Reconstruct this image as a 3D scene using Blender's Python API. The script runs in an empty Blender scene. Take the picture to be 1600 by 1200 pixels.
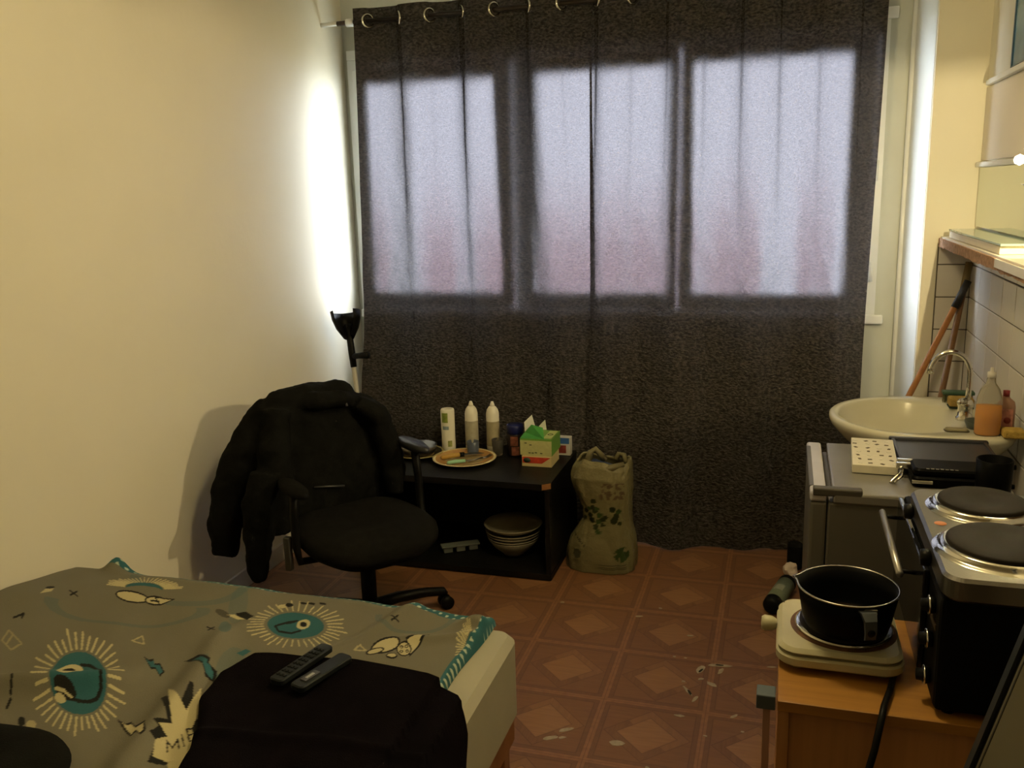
import bpy, bmesh, math, random
import numpy as np
from mathutils import Vector, Matrix, noise
random.seed(7)
PI = math.pi
SC = bpy.context.scene
COL = SC.collection

# ------------------------------------------------------------------ camera, world, lights, exposure
F = 1388.34
H = 1.68
cam_d = bpy.data.cameras.new('camera')
cam = bpy.data.objects.new('camera', cam_d); COL.objects.link(cam)
cam_d.sensor_width = 36.0; cam_d.lens = F / 1600 * 36.0
cam_d.clip_start = 0.02
r_ = Vector((0.95634198, 0.29081555, -0.02891932))
u_ = Vector((-0.03483369, 0.211677, 0.97671872))
f_ = Vector((-0.29016654, 0.93306975, -0.21256578))
M = Matrix(((r_.x, u_.x, -f_.x, 0), (r_.y, u_.y, -f_.y, 0), (r_.z, u_.z, -f_.z, H), (0, 0, 0, 1)))
cam.matrix_world = M
SC.camera = cam
SC.view_settings.view_transform = 'Standard'
SC.view_settings.look = 'None'
SC.view_settings.gamma = 1.0
SC.view_settings.use_curve_mapping = False
SC.view_settings.exposure = 0.0

world = bpy.data.worlds.new('world'); SC.world = world
world.use_nodes = True
wn = world.node_tree.nodes; wl = world.node_tree.links
bg = wn['Background']
bg.inputs['Color'].default_value = (0.84, 0.88, 1.0, 1)
bg.inputs['Strength'].default_value = 24.0

def lamp(name, loc, energy, color, radius):
    l = bpy.data.lights.new(name, 'POINT'); l.energy = energy; l.color = color; l.shadow_soft_size = radius
    o = bpy.data.objects.new(name, l); COL.objects.link(o); o.location = loc
    return o
lamp('shelf_lamp', (0.645, 2.50, 1.72), 52, (1.0, 0.80, 0.43), 0.004)     # bulb of the shaded lamp standing on the wall shelf, right of the frame
lamp('ceiling_lamp', (-0.30, 2.1, 2.56), 38, (1.0, 0.80, 0.43), 0.12)      # round ceiling lamp in the middle of the room, above the frame

# ------------------------------------------------------------------ helpers
def srgb(h):
    h = h.lstrip('#'); v = [int(h[i:i+2], 16) / 255 for i in (0, 2, 4)]
    return tuple(x / 12.92 if x <= .04045 else ((x + .055) / 1.055) ** 2.4 for x in v)

MATS = {}
def mat(name, color, rough=.6, metal=0.0, bump=0, bscale=60, var=0.08, vscale=8, spec=.5, trans=0, coat=0, ior=1.45, alpha=None, emit=None):
    """procedural principled material: noise-varied colour and noise bump"""
    if name in MATS: return MATS[name]
    m = bpy.data.materials.new(name); m.use_nodes = True
    nt = m.node_tree; n = nt.nodes; l = nt.links
    b = n['Principled BSDF']
    c = srgb(color) if isinstance(color, str) else color
    tc = n.new('ShaderNodeTexCoord')
    ns = n.new('ShaderNodeTexNoise'); ns.inputs['Scale'].default_value = vscale; ns.inputs['Detail'].default_value = 5
    l.new(tc.outputs['Object'], ns.inputs['Vector'])
    rp = n.new('ShaderNodeValToRGB')
    rp.color_ramp.elements[0].position = .3; rp.color_ramp.elements[1].position = .7
    rp.color_ramp.elements[0].color = (*[x * (1 - var) for x in c], 1)
    rp.color_ramp.elements[1].color = (*[min(1, x * (1 + var)) for x in c], 1)
    l.new(ns.outputs['Fac'], rp.inputs['Fac']); l.new(rp.outputs['Color'], b.inputs['Base Color'])
    b.inputs['Roughness'].default_value = rough; b.inputs['Metallic'].default_value = metal
    b.inputs['Specular IOR Level'].default_value = spec
    b.inputs['Transmission Weight'].default_value = trans; b.inputs['Coat Weight'].default_value = coat
    b.inputs['IOR'].default_value = ior
    if emit:
        b.inputs['Emission Color'].default_value = (*srgb(emit[0]), 1); b.inputs['Emission Strength'].default_value = emit[1]
    if bump:
        n2 = n.new('ShaderNodeTexNoise'); n2.inputs['Scale'].default_value = bscale; n2.inputs['Detail'].default_value = 6
        l.new(tc.outputs['Object'], n2.inputs['Vector'])
        bp = n.new('ShaderNodeBump'); bp.inputs['Strength'].default_value = bump; bp.inputs['Distance'].default_value = .01
        l.new(n2.outputs['Fac'], bp.inputs['Height']); l.new(bp.outputs['Normal'], b.inputs['Normal'])
    MATS[name] = m
    return m

def vcol_mat(name, rough=.8, bump=.2, bscale=300, trans=0):
    if name in MATS: return MATS[name]
    m = bpy.data.materials.new(name); m.use_nodes = True
    nt = m.node_tree; n = nt.nodes; l = nt.links; b = n['Principled BSDF']
    a = n.new('ShaderNodeAttribute'); a.attribute_name = 'print'
    l.new(a.outputs['Color'], b.inputs['Base Color']); b.inputs['Roughness'].default_value = rough
    b.inputs['Specular IOR Level'].default_value = .25
    tc = n.new('ShaderNodeTexCoord'); n2 = n.new('ShaderNodeTexNoise'); n2.inputs['Scale'].default_value = bscale
    l.new(tc.outputs['Object'], n2.inputs['Vector'])
    bp = n.new('ShaderNodeBump'); bp.inputs['Strength'].default_value = bump; bp.inputs['Distance'].default_value = .004
    l.new(n2.outputs['Fac'], bp.inputs['Height']); l.new(bp.outputs['Normal'], b.inputs['Normal'])
    MATS[name] = m
    return m

class MB:
    """collects shapes in world coordinates and links them as one mesh object"""
    def __init__(s): s.v = []; s.f = []; s.sm = []
    def add(s, vs, fs, smooth=False):
        k = len(s.v); s.v += [tuple(v) for v in vs]; s.f += [tuple(i + k for i in f) for f in fs]; s.sm += [smooth] * len(fs); return s
    def box(s, a, b, bev=0.0, rot=None, piv=None, seg=2):
        a = Vector(a); b = Vector(b)
        bm = bmesh.new(); bmesh.ops.create_cube(bm, size=1)
        c = (a + b) / 2; d = b - a
        for v in bm.verts: v.co = Vector((v.co.x * d.x, v.co.y * d.y, v.co.z * d.z)) + c
        if bev: bmesh.ops.bevel(bm, geom=bm.edges[:], offset=bev, segments=seg, profile=.5, affect='EDGES')
        if rot is not None:
            p = Vector(piv) if piv is not None else c
            for v in bm.verts: v.co = rot @ (v.co - p) + p
        return s.bm(bm, smooth=False)
    def bm(s, bm, smooth=False):
        bm.verts.index_update()
        s.add([v.co for v in bm.verts], [[v.index for v in f.verts] for f in bm.faces], smooth); bm.free(); return s
    def rbox(s, x0, x1, y0, y1, z0, z1, rc, bev=.004, seg=6):
        """box with rounded vertical corners and softened rims"""
        def ring(ins, z):
            pts = []
            for cx, cy, a0 in ((x1 - rc, y1 - rc, 0), (x0 + rc, y1 - rc, 90), (x0 + rc, y0 + rc, 180), (x1 - rc, y0 + rc, 270)):
                for k in range(seg + 1):
                    a = math.radians(a0 + 90 * k / seg); q = rc - ins
                    pts.append((cx + q * math.cos(a), cy + q * math.sin(a), z))
            return pts
        return s.loft([ring(bev, z0), ring(0, z0 + bev), ring(0, z1 - bev), ring(bev, z1)], True)
    def loft(s, rings, caps=True, smooth=False, closed=True):
        n = len(rings[0]); vs = [p for r in rings for p in r]; fs = []
        for i in range(len(rings) - 1):
            for j in range(n if closed else n - 1):
                k = (j + 1) % n
                fs.append((i * n + j, i * n + k, (i + 1) * n + k, (i + 1) * n + j))
        if caps: fs.append(tuple(range(n))[::-1]); fs.append(tuple((len(rings) - 1) * n + j for j in range(n)))
        return s.add(vs, fs, smooth)
    def lathe(s, prof, c, n=32, axis=(0, 0, 1), smooth=True, sx=1, sy=1):
        """prof: list of (radius, height); open ends closed when radius is 0"""
        ax = Vector(axis).normalized(); q = ax.to_track_quat('Z', 'Y').to_matrix(); c = Vector(c)
        vs = []; fs = []
        for (r, h) in prof:
            for k in range(n):
                a = 2 * PI * k / n
                vs.append(c + q @ Vector((max(r, 1e-5) * math.cos(a) * sx, max(r, 1e-5) * math.sin(a) * sy, h)))
        for i in range(len(prof) - 1):
            for j in range(n):
                k = (j + 1) % n; fs.append((i * n + j, i * n + k, (i + 1) * n + k, (i + 1) * n + j))
        return s.add(vs, fs, smooth)
    def cyl(s, p0, p1, r0, r1=None, n=20, smooth=True):
        p0 = Vector(p0); p1 = Vector(p1); r1 = r0 if r1 is None else r1; L = (p1 - p0).length
        return s.lathe([(0, 0), (r0, 0), (r1, L), (0, L)], p0, n, p1 - p0, smooth)
    def tube(s, pts, r, n=10, smooth=True):
        pts = [Vector(p) for p in pts]; rs = r if isinstance(r, (list, tuple)) else [r] * len(pts)
        rings = []; up = None
        for i, p in enumerate(pts):
            t = (pts[min(i + 1, len(pts) - 1)] - pts[max(i - 1, 0)]).normalized()
            if up is None: up = t.orthogonal().normalized()
            up = (up - t * up.dot(t)).normalized(); w = t.cross(up)
            rings.append([p + (up * math.cos(2 * PI * k / n) + w * math.sin(2 * PI * k / n)) * rs[i] for k in range(n)])
        return s.loft(rings, True, smooth)
    def torus(s, c, R, r, axis=(0, 0, 1), n=28, m=8, a0=0, a1=2 * PI):
        q = Vector(axis).normalized().to_track_quat('Z', 'Y').to_matrix(); c = Vector(c); rings = []
        full = abs(a1 - a0 - 2 * PI) < 1e-6
        for k in range(n + (0 if full else 1)):
            a = a0 + (a1 - a0) * k / n; d = Vector((math.cos(a), math.sin(a), 0))
            rings.append([c + q @ (d * (R + r * math.cos(2 * PI * j / m)) + Vector((0, 0, r * math.sin(2 * PI * j / m)))) for j in range(m)])
        if full: rings.append(rings[0])
        return s.loft(rings, not full, True)
    def prism(s, poly, z0, z1, mtx=None):
        """poly in a plane extruded between z0 and z1, optional matrix"""
        n = len(poly); vs = [Vector((x, y, z0)) for x, y in poly] + [Vector((x, y, z1)) for x, y in poly]
        if mtx is not None: vs = [mtx @ v for v in vs]
        fs = [tuple(range(n))[::-1], tuple(range(n, 2 * n))] + [(i, (i + 1) % n, n + (i + 1) % n, n + i) for i in range(n)]
        return s.add(vs, fs)
    def build(s, name, m, parent=None, label=None, smooth=None):
        me = bpy.data.meshes.new(name)
        base = wloc(parent)
        me.from_pydata([(x - base.x, y - base.y, z - base.z) for x, y, z in s.v], [], s.f)
        me.polygons.foreach_set('use_smooth', s.sm if smooth is None else [smooth] * len(s.f))
        bm = bmesh.new(); bm.from_mesh(me); bmesh.ops.remove_doubles(bm, verts=bm.verts, dist=1e-5)
        bmesh.ops.recalc_face_normals(bm, faces=bm.faces); bm.to_mesh(me); bm.free()
        if m: me.materials.append(m)
        o = bpy.data.objects.new(name, me); COL.objects.link(o)
        if parent: o.parent = parent
        if label: o['label'] = label
        return o

def wloc(o):
    v = Vector((0, 0, 0))
    while o is not None: v += o.location; o = o.parent
    return v
def thing(name, label, cat, loc=(0, 0, 0), group=None):
    o = bpy.data.objects.new(name, None); COL.objects.link(o); o.location = loc; o.empty_display_size = .05
    tag(o, label, cat, group); return o
def tag(o, label, cat, group=None):
    o['label'] = label; o['category'] = cat
    if group: o['group'] = group
    return o
def struct(o): o['kind'] = 'structure'; return o
def bevel_mod(o, w=.003, seg=2):
    md = o.modifiers.new('bevel', 'BEVEL'); md.width = w; md.segments = seg; md.limit_method = 'ANGLE'; return o
def nz(x, y=0, z=0): return noise.noise(Vector((x, y, z)))
def smooth01(t): t = max(0, min(1, t)); return t * t * (3 - 2 * t)

# ------------------------------------------------------------------ materials
wall_m = mat('wall_paint', (0.76, 0.72, 0.58), .7, bump=.06, bscale=40, var=.02, vscale=3)
white_m = mat('white_gloss_paint', (0.80, 0.82, 0.80), .35, bump=.03, bscale=30, var=.03)
trim_m = mat('baseboard_paint', (0.62, 0.58, 0.52), .5, var=.05)
grout_m = mat('grout', (0.10, 0.085, 0.065), .9, var=.1)
tile_m = mat('glazed_tile', (0.66, 0.63, 0.58), .18, bump=.02, bscale=20, var=.03, vscale=6)
chip_m = mat('chipboard', '#a88468', .9, bump=.6, bscale=120, var=.3, vscale=60)
lam_m = mat('white_laminate', (.72, .69, .62), .35, var=.04)
black_m = mat('black_plastic', (0.0045, 0.0045, 0.0043), .45, spec=.15, bump=.05, bscale=200, var=.2)
blackw_m = mat('black_ash_veneer', (0.0045, 0.0043, 0.0038), .42, spec=.25, bump=.08, bscale=80, var=.3, vscale=14)
fabric_bk = mat('black_fabric', (0.0065, 0.0062, 0.0055), .95, bump=.35, bscale=500, var=.3, vscale=30, spec=.1)
jacket_m = mat('jacket_cloth', (0.0055, 0.0055, 0.0048), .9, bump=.3, bscale=300, var=.3, vscale=20, spec=.08)
chrome_m = mat('chrome', (.75, .74, .70), .12, metal=1, var=.05)
steel_m = mat('brushed_steel', (.21, .20, .185), .36, metal=1, bump=.05, bscale=200, var=.1)
iron_m = mat('cast_iron', (0.016, 0.013, 0.010), .7, bump=.1, bscale=300, var=.25, spec=.15)
enamel_bk = mat('black_enamel', (0.0028, 0.0028, 0.003), .42, spec=.06, var=.2)
cream_m = mat('cream_enamel', (0.46, 0.43, 0.28), .38, bump=.03, var=.08, vscale=12)
ceram_m = mat('ceramic', (0.60, 0.58, 0.46), .15, var=.03)

# floor: printed vinyl in parquet squares (flat print)
def floor_mat():
    m = bpy.data.materials.new('printed_vinyl'); m.use_nodes = True
    nt = m.node_tree; n = nt.nodes; l = nt.links; b = n['Principled BSDF']
    S = 0.3350
    def math_(op, a, b_=None, c=None):
        q = n.new('ShaderNodeMath'); q.operation = op
        for i, v in enumerate((a, b_, c)):
            if v is None: continue
            if isinstance(v, (int, float)): q.inputs[i].default_value = v
            else: l.new(v, q.inputs[i])
        return q.outputs[0]
    def mix(fac, a, b_, mode='MIX'):
        q = n.new('ShaderNodeMix'); q.data_type = 'RGBA'; q.blend_type = mode
        for i, v in ((0, fac), (6, a), (7, b_)):
            if isinstance(v, (int, float)): q.inputs[i].default_value = v
            elif isinstance(v, tuple): q.inputs[i].default_value = (*v, 1)
            else: l.new(v, q.inputs[i])
        return q.outputs[2]
    tc = n.new('ShaderNodeTexCoord'); sp = n.new('ShaderNodeSeparateXYZ'); l.new(tc.outputs['Object'], sp.inputs[0])
    # grid crossings at x = -2.5954 S + i S, y = 10.9263 S - k S
    U = math_('ADD', math_('DIVIDE', sp.outputs[0], S), 2.5954 + 20)
    V = math_('ADD', math_('DIVIDE', sp.outputs[1], S), -10.9263 + 40)
    u = math_('SUBTRACT', math_('FRACT', U), .5); v = math_('SUBTRACT', math_('FRACT', V), .5)
    au = math_('ABSOLUTE', u); av = math_('ABSOLUTE', v)
    mx = math_('MAXIMUM', au, av); L1 = math_('ADD', au, av)
    # grain noises in two directions
    def grain(sx, sy):
        mp = n.new('ShaderNodeMapping'); mp.inputs['Scale'].default_value = (sx, sy, 1); l.new(tc.outputs['Object'], mp.inputs[0])
        q = n.new('ShaderNodeTexNoise'); q.inputs['Scale'].default_value = 1; q.inputs['Detail'].default_value = 6; l.new(mp.outputs[0], q.inputs[0]); return q.outputs['Fac']
    gx = grain(10, 90); gy = grain(90, 10)
    dark = (0.120, 0.050, 0.020); mid = (0.220, 0.100, 0.040); light = (0.37, 0.190, 0.080)
    tri = mix(gx, dark, mid)
    ring = mix(gy, (0.085, 0.034, 0.015), mid)
    inner = mix(gx, mid, light)
    bandc = mix(grain(50, 50), (0.13, 0.055, 0.024), (0.33, 0.155, 0.066))
    c = mix(math_('LESS_THAN', L1, .405), tri, ring)
    # upper-left halves of the ring are lighter, as printed with bevel shading
    side = math_('GREATER_THAN', math_('ADD', u, v), 0)
    c = mix(math_('MULTIPLY', math_('MULTIPLY', side, math_('LESS_THAN', L1, .405)), .22), c, light)
    c = mix(math_('LESS_THAN', L1, .285), c, mix(gx, (0.17, 0.078, 0.032), (0.33, 0.165, 0.070)))
    band = math_('GREATER_THAN', mx, .42)
    c = mix(band, c, bandc)
    c = mix(math_('MULTIPLY', math_('MULTIPLY', band, math_('LESS_THAN', mx, .463)), .6), c, (0.075, 0.030, 0.014))
    # fine lines between printed planks
    def line(val, at, w): return math_('LESS_THAN', math_('ABSOLUTE', math_('SUBTRACT', val, at)), w)
    ln = math_('MAXIMUM', line(mx, .42, .006), math_('MAXIMUM', line(mx, .465, .005), line(mx, .5, .004)))
    inb = math_('SUBTRACT', 1.0, band)
    ln = math_('MAXIMUM', ln, math_('MULTIPLY', inb, math_('MAXIMUM', line(L1, .405, .008), line(L1, .285, .008))))
    c = mix(math_('MULTIPLY', ln, .55), c, (0.075, 0.028, 0.014))
    wear = n.new('ShaderNodeTexNoise'); wear.inputs['Scale'].default_value = 3.5; wear.inputs['Detail'].default_value = 5; l.new(tc.outputs['Object'], wear.inputs[0])
    c = mix(math_('MULTIPLY', wear.outputs['Fac'], .35), c, (0.20, 0.10, 0.06))
    l.new(c, b.inputs['Base Color'])
    rr = n.new('ShaderNodeMapRange'); rr.inputs['To Min'].default_value = .38; rr.inputs['To Max'].default_value = .6
    l.new(wear.outputs['Fac'], rr.inputs[0]); l.new(rr.outputs[0], b.inputs['Roughness'])
    b.inputs['Specular IOR Level'].default_value = .4
    return m

# curtain cloth: dark woven face that lets some daylight through, scattered forward
def curtain_mat():
    m = bpy.data.materials.new('curtain_cloth'); m.use_nodes = True
    nt = m.node_tree; n = nt.nodes; l = nt.links
    for x in list(n): n.remove(x)
    out = n.new('ShaderNodeOutputMaterial')
    tc = n.new('ShaderNodeTexCoord')
    nn = n.new('ShaderNodeTexNoise'); nn.inputs['Scale'].default_value = 80; nn.inputs['Detail'].default_value = 3
    mp = n.new('ShaderNodeMapping'); mp.inputs['Scale'].default_value = (.8, .8, 1.5)
    l.new(tc.outputs['Object'], mp.inputs[0]); l.new(mp.outputs[0], nn.inputs[0])
    bp = n.new('ShaderNodeBump'); bp.inputs['Strength'].default_value = 1.0; bp.inputs['Distance'].default_value = .03
    l.new(nn.outputs['Fac'], bp.inputs['Height'])
    rp = n.new('ShaderNodeValToRGB'); rp.color_ramp.elements[0].position = .35; rp.color_ramp.elements[1].position = .65
    rp.color_ramp.elements[0].color = (0.019, 0.0165, 0.0135, 1); rp.color_ramp.elements[1].color = (0.092, 0.080, 0.067, 1)
    l.new(nn.outputs['Fac'], rp.inputs['Fac'])
    d = n.new('ShaderNodeBsdfDiffuse'); l.new(rp.outputs[0], d.inputs[0]); l.new(bp.outputs[0], d.inputs['Normal'])
    g = n.new('ShaderNodeBsdfGlossy'); g.inputs['Roughness'].default_value = .5; g.inputs[0].default_value = (.12, .11, .10, 1); l.new(bp.outputs[0], g.inputs['Normal'])
    m1 = n.new('ShaderNodeMixShader'); m1.inputs[0].default_value = .08; l.new(d.outputs[0], m1.inputs[1]); l.new(g.outputs[0], m1.inputs[2])
    # weave threads modulate the light that passes
    wv = n.new('ShaderNodeTexNoise'); wv.inputs['Scale'].default_value = 260; wv.inputs['Detail'].default_value = 2
    l.new(tc.outputs['Object'], wv.inputs[0])
    wr = n.new('ShaderNodeValToRGB'); wr.color_ramp.elements[0].position = .3; wr.color_ramp.elements[1].position = .7
    wr.color_ramp.elements[0].color = (0.25, 0.235, 0.25, 1); wr.color_ramp.elements[1].color = (0.40, 0.38, 0.41, 1)
    l.new(wv.outputs['Fac'], wr.inputs['Fac'])
    rf = n.new('ShaderNodeBsdfRefraction'); rf.inputs['IOR'].default_value = 1.22; rf.inputs['Roughness'].default_value = .62
    l.new(wr.outputs[0], rf.inputs[0])
    tr = n.new('ShaderNodeBsdfTranslucent'); tr.inputs[0].default_value = (.30, .28, .30, 1)
    m2 = n.new('ShaderNodeMixShader'); m2.inputs[0].default_value = .10; l.new(rf.outputs[0], m2.inputs[1]); l.new(tr.outputs[0], m2.inputs[2])
    m3 = n.new('ShaderNodeMixShader'); m3.inputs[0].default_value = .105; l.new(m1.outputs[0], m3.inputs[1]); l.new(m2.outputs[0], m3.inputs[2])
    l.new(m3.outputs[0], out.inputs[0])
    return m

def pane_mat():
    m = bpy.data.materials.new('window_glass'); m.use_nodes = True
    nt = m.node_tree; n = nt.nodes; l = nt.links
    for x in list(n): n.remove(x)
    out = n.new('ShaderNodeOutputMaterial'); t = n.new('ShaderNodeBsdfTransparent'); g = n.new('ShaderNodeBsdfGlossy'); g.inputs['Roughness'].default_value = .02
    t.inputs[0].default_value = (.95, .97, .96, 1)
    mx = n.new('ShaderNodeMixShader'); mx.inputs[0].default_value = .06
    l.new(t.outputs[0], mx.inputs[1]); l.new(g.outputs[0], mx.inputs[2]); l.new(mx.outputs[0], out.inputs[0])
    return m
pane_m = pane_mat()

# ------------------------------------------------------------------ room shell
XL, XR, YP, YW, YF, ZC = -2.24, .75, 4.14, 4.42, -3.0, 2.72
def sbox(name, a, b, m, bev=0): return struct(MB().box(a, b, bev).build(name, m))
FL = sbox('floor', (XL - .1, YF - .1, -.05), (XR + .1, YW + .3, 0), floor_mat())
sbox('ceiling', (XL - .1, YF - .1, ZC), (XR + .1, YW + .3, ZC + .1), wall_m)
sbox('wall_left', (XL - .12, YF - .1, 0), (XL, YW + .3, ZC), wall_m)
wr_ = sbox('wall_right', (XR, YF - .1, 0), (XR + .12, YW + .3, ZC), wall_m)
# window wall with its opening
WX0, WX1, WZ0, WZ1 = -2.215, .40, 1.04, 2.36
wb = MB().box((XL, YW, 0), (XR, YW + .25, WZ0)).box((XL, YW, WZ1), (XR, YW + .25, ZC))
wb.box((XL, YW, WZ0), (WX0, YW + .25, WZ1)).box((WX1, YW, WZ0), (XR, YW + .25, WZ1))
struct(wb.build('wall_back', mat('window_wall_paint', (.55, .57, .50), .5, bump=.04, bscale=30, var=.03)))
pier = MB().prism([(.553, YP), (XR, YP), (XR, YW), (.508, YW)], 0, ZC)
PIER = struct(pier.build('wall_pier', wall_m))
# white painted reveal lining and its slim corner bead
struct(MB().prism([(.549, YP + .012), (.5535, YP + .012), (.509, YW - .001), (.500, YW - .001)], .0, ZC - .02).build('trim_1', white_m))
struct(MB().cyl((.496, YW - .012, 0), (.496, YW - .012, ZC - .02), .011, n=12).build('trim_2', mat('glossy_white_pipe', (.85, .87, .86), .2, var=.02)))
# wall behind the camera
sbox('wall_front', (XL, YF - .1, 0), (XR, YF, ZC), wall_m)
struct(MB().box((XL, -3.0, 0), (XL + .012, YW, .085), .003).build('baseboard_left', trim_m))
struct(MB().box((XL + .012, YW - .012, 0), (.50, YW, .085), .003).build('baseboard_back', trim_m))

# window: frame, three casements with panes, hinges and sill
win = struct(MB().box((WX0, YW - .015, WZ0), (WX0 + .030, YW + .07, WZ1)).box((WX1 - .045, YW - .015, WZ0), (WX1, YW + .07, WZ1))
    .box((WX0 + .030, YW - .015, WZ1 - .045), (WX1 - .045, YW + .07, WZ1)).box((WX0 + .030, YW - .015, WZ0), (WX1 - .045, YW + .07, WZ0 + .045)).build('window_1', white_m))
cas = [(-2.183, -1.33), (-1.315, -.515), (-.50, .35)]
for i, (a, b) in enumerate(cas):
    z0, z1 = WZ0 + .05, WZ1 - .05; t = .07
    m_ = MB().box((a, YW - .03, z0), (a + t, YW + .03, z1), .004).box((b - t, YW - .03, z0), (b, YW + .03, z1), .004)
    m_.box((a + t, YW - .03, z0), (b - t, YW + .03, z0 + t), .004).box((a + t, YW - .03, z1 - t), (b - t, YW + .03, z1), .004)
    s = m_.build('casement', white_m, win)
    MB().box((a + t, YW, z0 + t), (b - t, YW + .004, z1 - t)).build('pane', pane_m, s)
for z in (1.27, 1.72, 2.2):
    MB().cyl((.372, YW - .037, z - .045), (.372, YW - .037, z + .045), .009, n=12).build('hinge', white_m, win)
MB().box((WX0, YW - .040, WZ0 - .012), (WX1 + .035, YW - .016, WZ0 + .03), .006).build('sill', white_m, win)
MB().box((WX0 - .0, YW - .022, WZ1 + .001), (WX1 + .03, YW - .001, WZ1 + .05), .004).build('head_trim', white_m, win)

# outside: a house front across the yard, seen only as a glow through the cloth
hs = thing('neighbouring_house', 'reddish house front across the yard, glowing through the curtain', 'house', (-4, 15, -3))
MB().box((-7.5, 15, -6), (-.2, 20, .55)).build('wall', mat('pink_render', (.72, .50, .52), .9, var=.1, vscale=1), hs)
hr = MB().add([(-7.7, 14.8, 0.5), (.0, 14.8, 0.5), (.0, 20.2, 0.5), (-7.7, 20.2, 0.5), (-7.7, 17.5, 1.0), (.0, 17.5, 1.0)], [(0, 1, 5, 4), (2, 3, 4, 5), (0, 4, 3), (1, 2, 5), (0, 3, 2, 1)])
hr.build('roof', mat('roof_red', (.62, .40, .40), .9), hs)
for k in range(3): MB().box((-6.6 + k * 2.2, 14.94, -1.6), (-5.7 + k * 2.2, 15.02, -.4)).build('window', white_m, hs)
struct(MB().box((-30, 6, -7), (30, 45, -6)).build('ground_outside', mat('outside_ground', (.22, .23, .20), .9)))

# ---- wall tiles, one object each
PT = .138
zs = [1.323 - PT * k for k in range(-1, 7)]
tile_me = {}
def add_tile(parent, axis, p0, p1, z0, z1):
    g = .0022; t = .007
    key = (axis, round(p1 - p0, 3), round(z1 - z0, 3))
    if key not in tile_me:
        w = p1 - p0 - 2 * g; h = z1 - z0 - 2 * g
        mb = MB().box((-t, 0, 0), (0.002, w, h), .0018, seg=1) if axis == 'x' else MB().box((0, -t, 0), (w, .002, h), .0018, seg=1)
        o = mb.build('tile', tile_m, parent); tile_me[key] = o.data
    else:
        o = bpy.data.objects.new('tile', tile_me[key]); COL.objects.link(o); o.parent = parent
    o.location = (XR - .001, p0 + g, z0 + g) if axis == 'x' else (p0 + g, YP - .001, z0 + g)
    o.location -= wloc(parent)
MB().box((XR - .004, .9, zs[-1] - PT), (XR + .001, YP, 1.41)).build('grout_bed', grout_m, wr_)
MB().box((.610, YP - .004, zs[-1] - PT), (XR, YP + .001, 1.41)).build('grout_bed', grout_m, PIER)
for i, z in enumerate(zs):
    top = min(z + PT if i else 1.41, 1.41)
    z0 = z if i else 1.323
    if i == 0: continue
    top = zs[i - 1]; top = min(top, 1.41)
    y = YP - .006
    while y > .95:
        add_tile(wr_, 'x', y - .20, y, z, top); y -= .20
    add_tile(PIER, 'y', .6125, .7425, z, top)

# ---- right wall: shelf, mirror, ledge, picture, light
sh = thing('chipboard_shelf', 'rough-edged chipboard shelf board on the right wall above the tiles', 'shelf', (.68, 3.3, 1.40))
mb = MB(); pts = []
N = 60
for k in range(N + 1):
    y = YP - .005 - (YP - 1.9) * k / N
    jag = .006 * nz(y * 30, 1) + .004 * nz(y * 90, 4)
    pts.append((y, jag))
rings = [[(.612 + j, y, 1.398 + .010 * nz(y * 14, 9)), (.612 + j, y, 1.434), (.7495, y, 1.434), (.7495, y, 1.408)] for y, j in pts]
mb.loft(rings); mb.build('board', chip_m, sh)
MB().box((.618, 1.9, 1.434), (.7495, YP - .005, 1.441)).build('laminate_top', lam_m, sh)
MB().box((.606, 1.9, 1.410), (.612, 3.03, 1.436)).build('edge_strip', lam_m, sh)
# the lamp on that shelf, just outside the picture: base, stem, and discs added above and below the bulb to cut its light
struct(MB().cyl((.66, 2.50, 1.441), (.66, 2.50, 1.455), .055, n=24).cyl((.655, 2.50, 1.455), (.655, 2.50, 1.655), .01, n=12).cyl((.69, 2.50, 1.455), (.69, 2.50, 1.76), .006, n=10)
       .lathe([(.001, -.066), (.09, -.066), (.10, -.06), (.088, -.0635), (.001, -.0635)], (.645, 2.50, 1.72), 40).lathe([(.001, .062), (.05, .062), (.098, .0235), (.10, .0235), (.052, .066), (.001, .066)], (.645, 2.50, 1.72), 40).build('shelf_lamp_body', white_m))
gb = thing('flat_glass_box', 'flat pale box with a green glass edge lying on the chipboard shelf', 'box', (.69, 3.5, 1.441))
MB().box((.632, 3.10, 1.442), (.745, 4.02, 1.468), .002).build('body', mat('pale_card', (.70, .62, .45), .5), gb)
MB().box((.630, 3.08, 1.469), (.746, 4.03, 1.476), .001).build('glass_lid', mat('green_glass', (.35, .48, .42), .1, trans=.3), gb)
mr = thing('wall_mirror', 'frameless mirror on the right wall over the sink, above the shelf', 'mirror', (.745, 3.5, 1.5))
MB().box((.742, 2.62, 1.482), (.749, 4.12, 1.716)).build('mirror_glass', mat('mirror_glass', (.62, .68, .62), .06, metal=1, var=.01), mr)
vl = thing('mirror_light', 'slim white strip light with a glowing bulb along the mirror top', 'lamp', (.73, 3.5, 1.72))
MB().box((.725, 2.62, 1.718), (.749, 4.12, 1.738), .004).build('rail', white_m, vl)
MB().lathe([(0, -.018), (.011, -.014), (.018, 0), (.011, .014), (0, .018)], (.712, 3.315, 1.730), 20, (1, 0, 0)).build('bulb', mat('bulb_glow', (1, .9, .7), .3, emit=('#fff0c8', 8)), vl)
MB().box((.746, 2.62, 1.745), (.7495, 4.13, 2.028)).build('splash_panel', mat('glossy_panel', (.60, .54, .48), .22, var=.03, vscale=3), wr_)
struct(MB().box((.728, 2.62, 2.030), (XR, 4.06, 2.050), .003).build('trim_3', white_m))
pc = thing('wall_picture', 'blue and teal landscape print on the right wall above the white ledge', 'picture', (.745, 3.4, 2.2))
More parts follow.
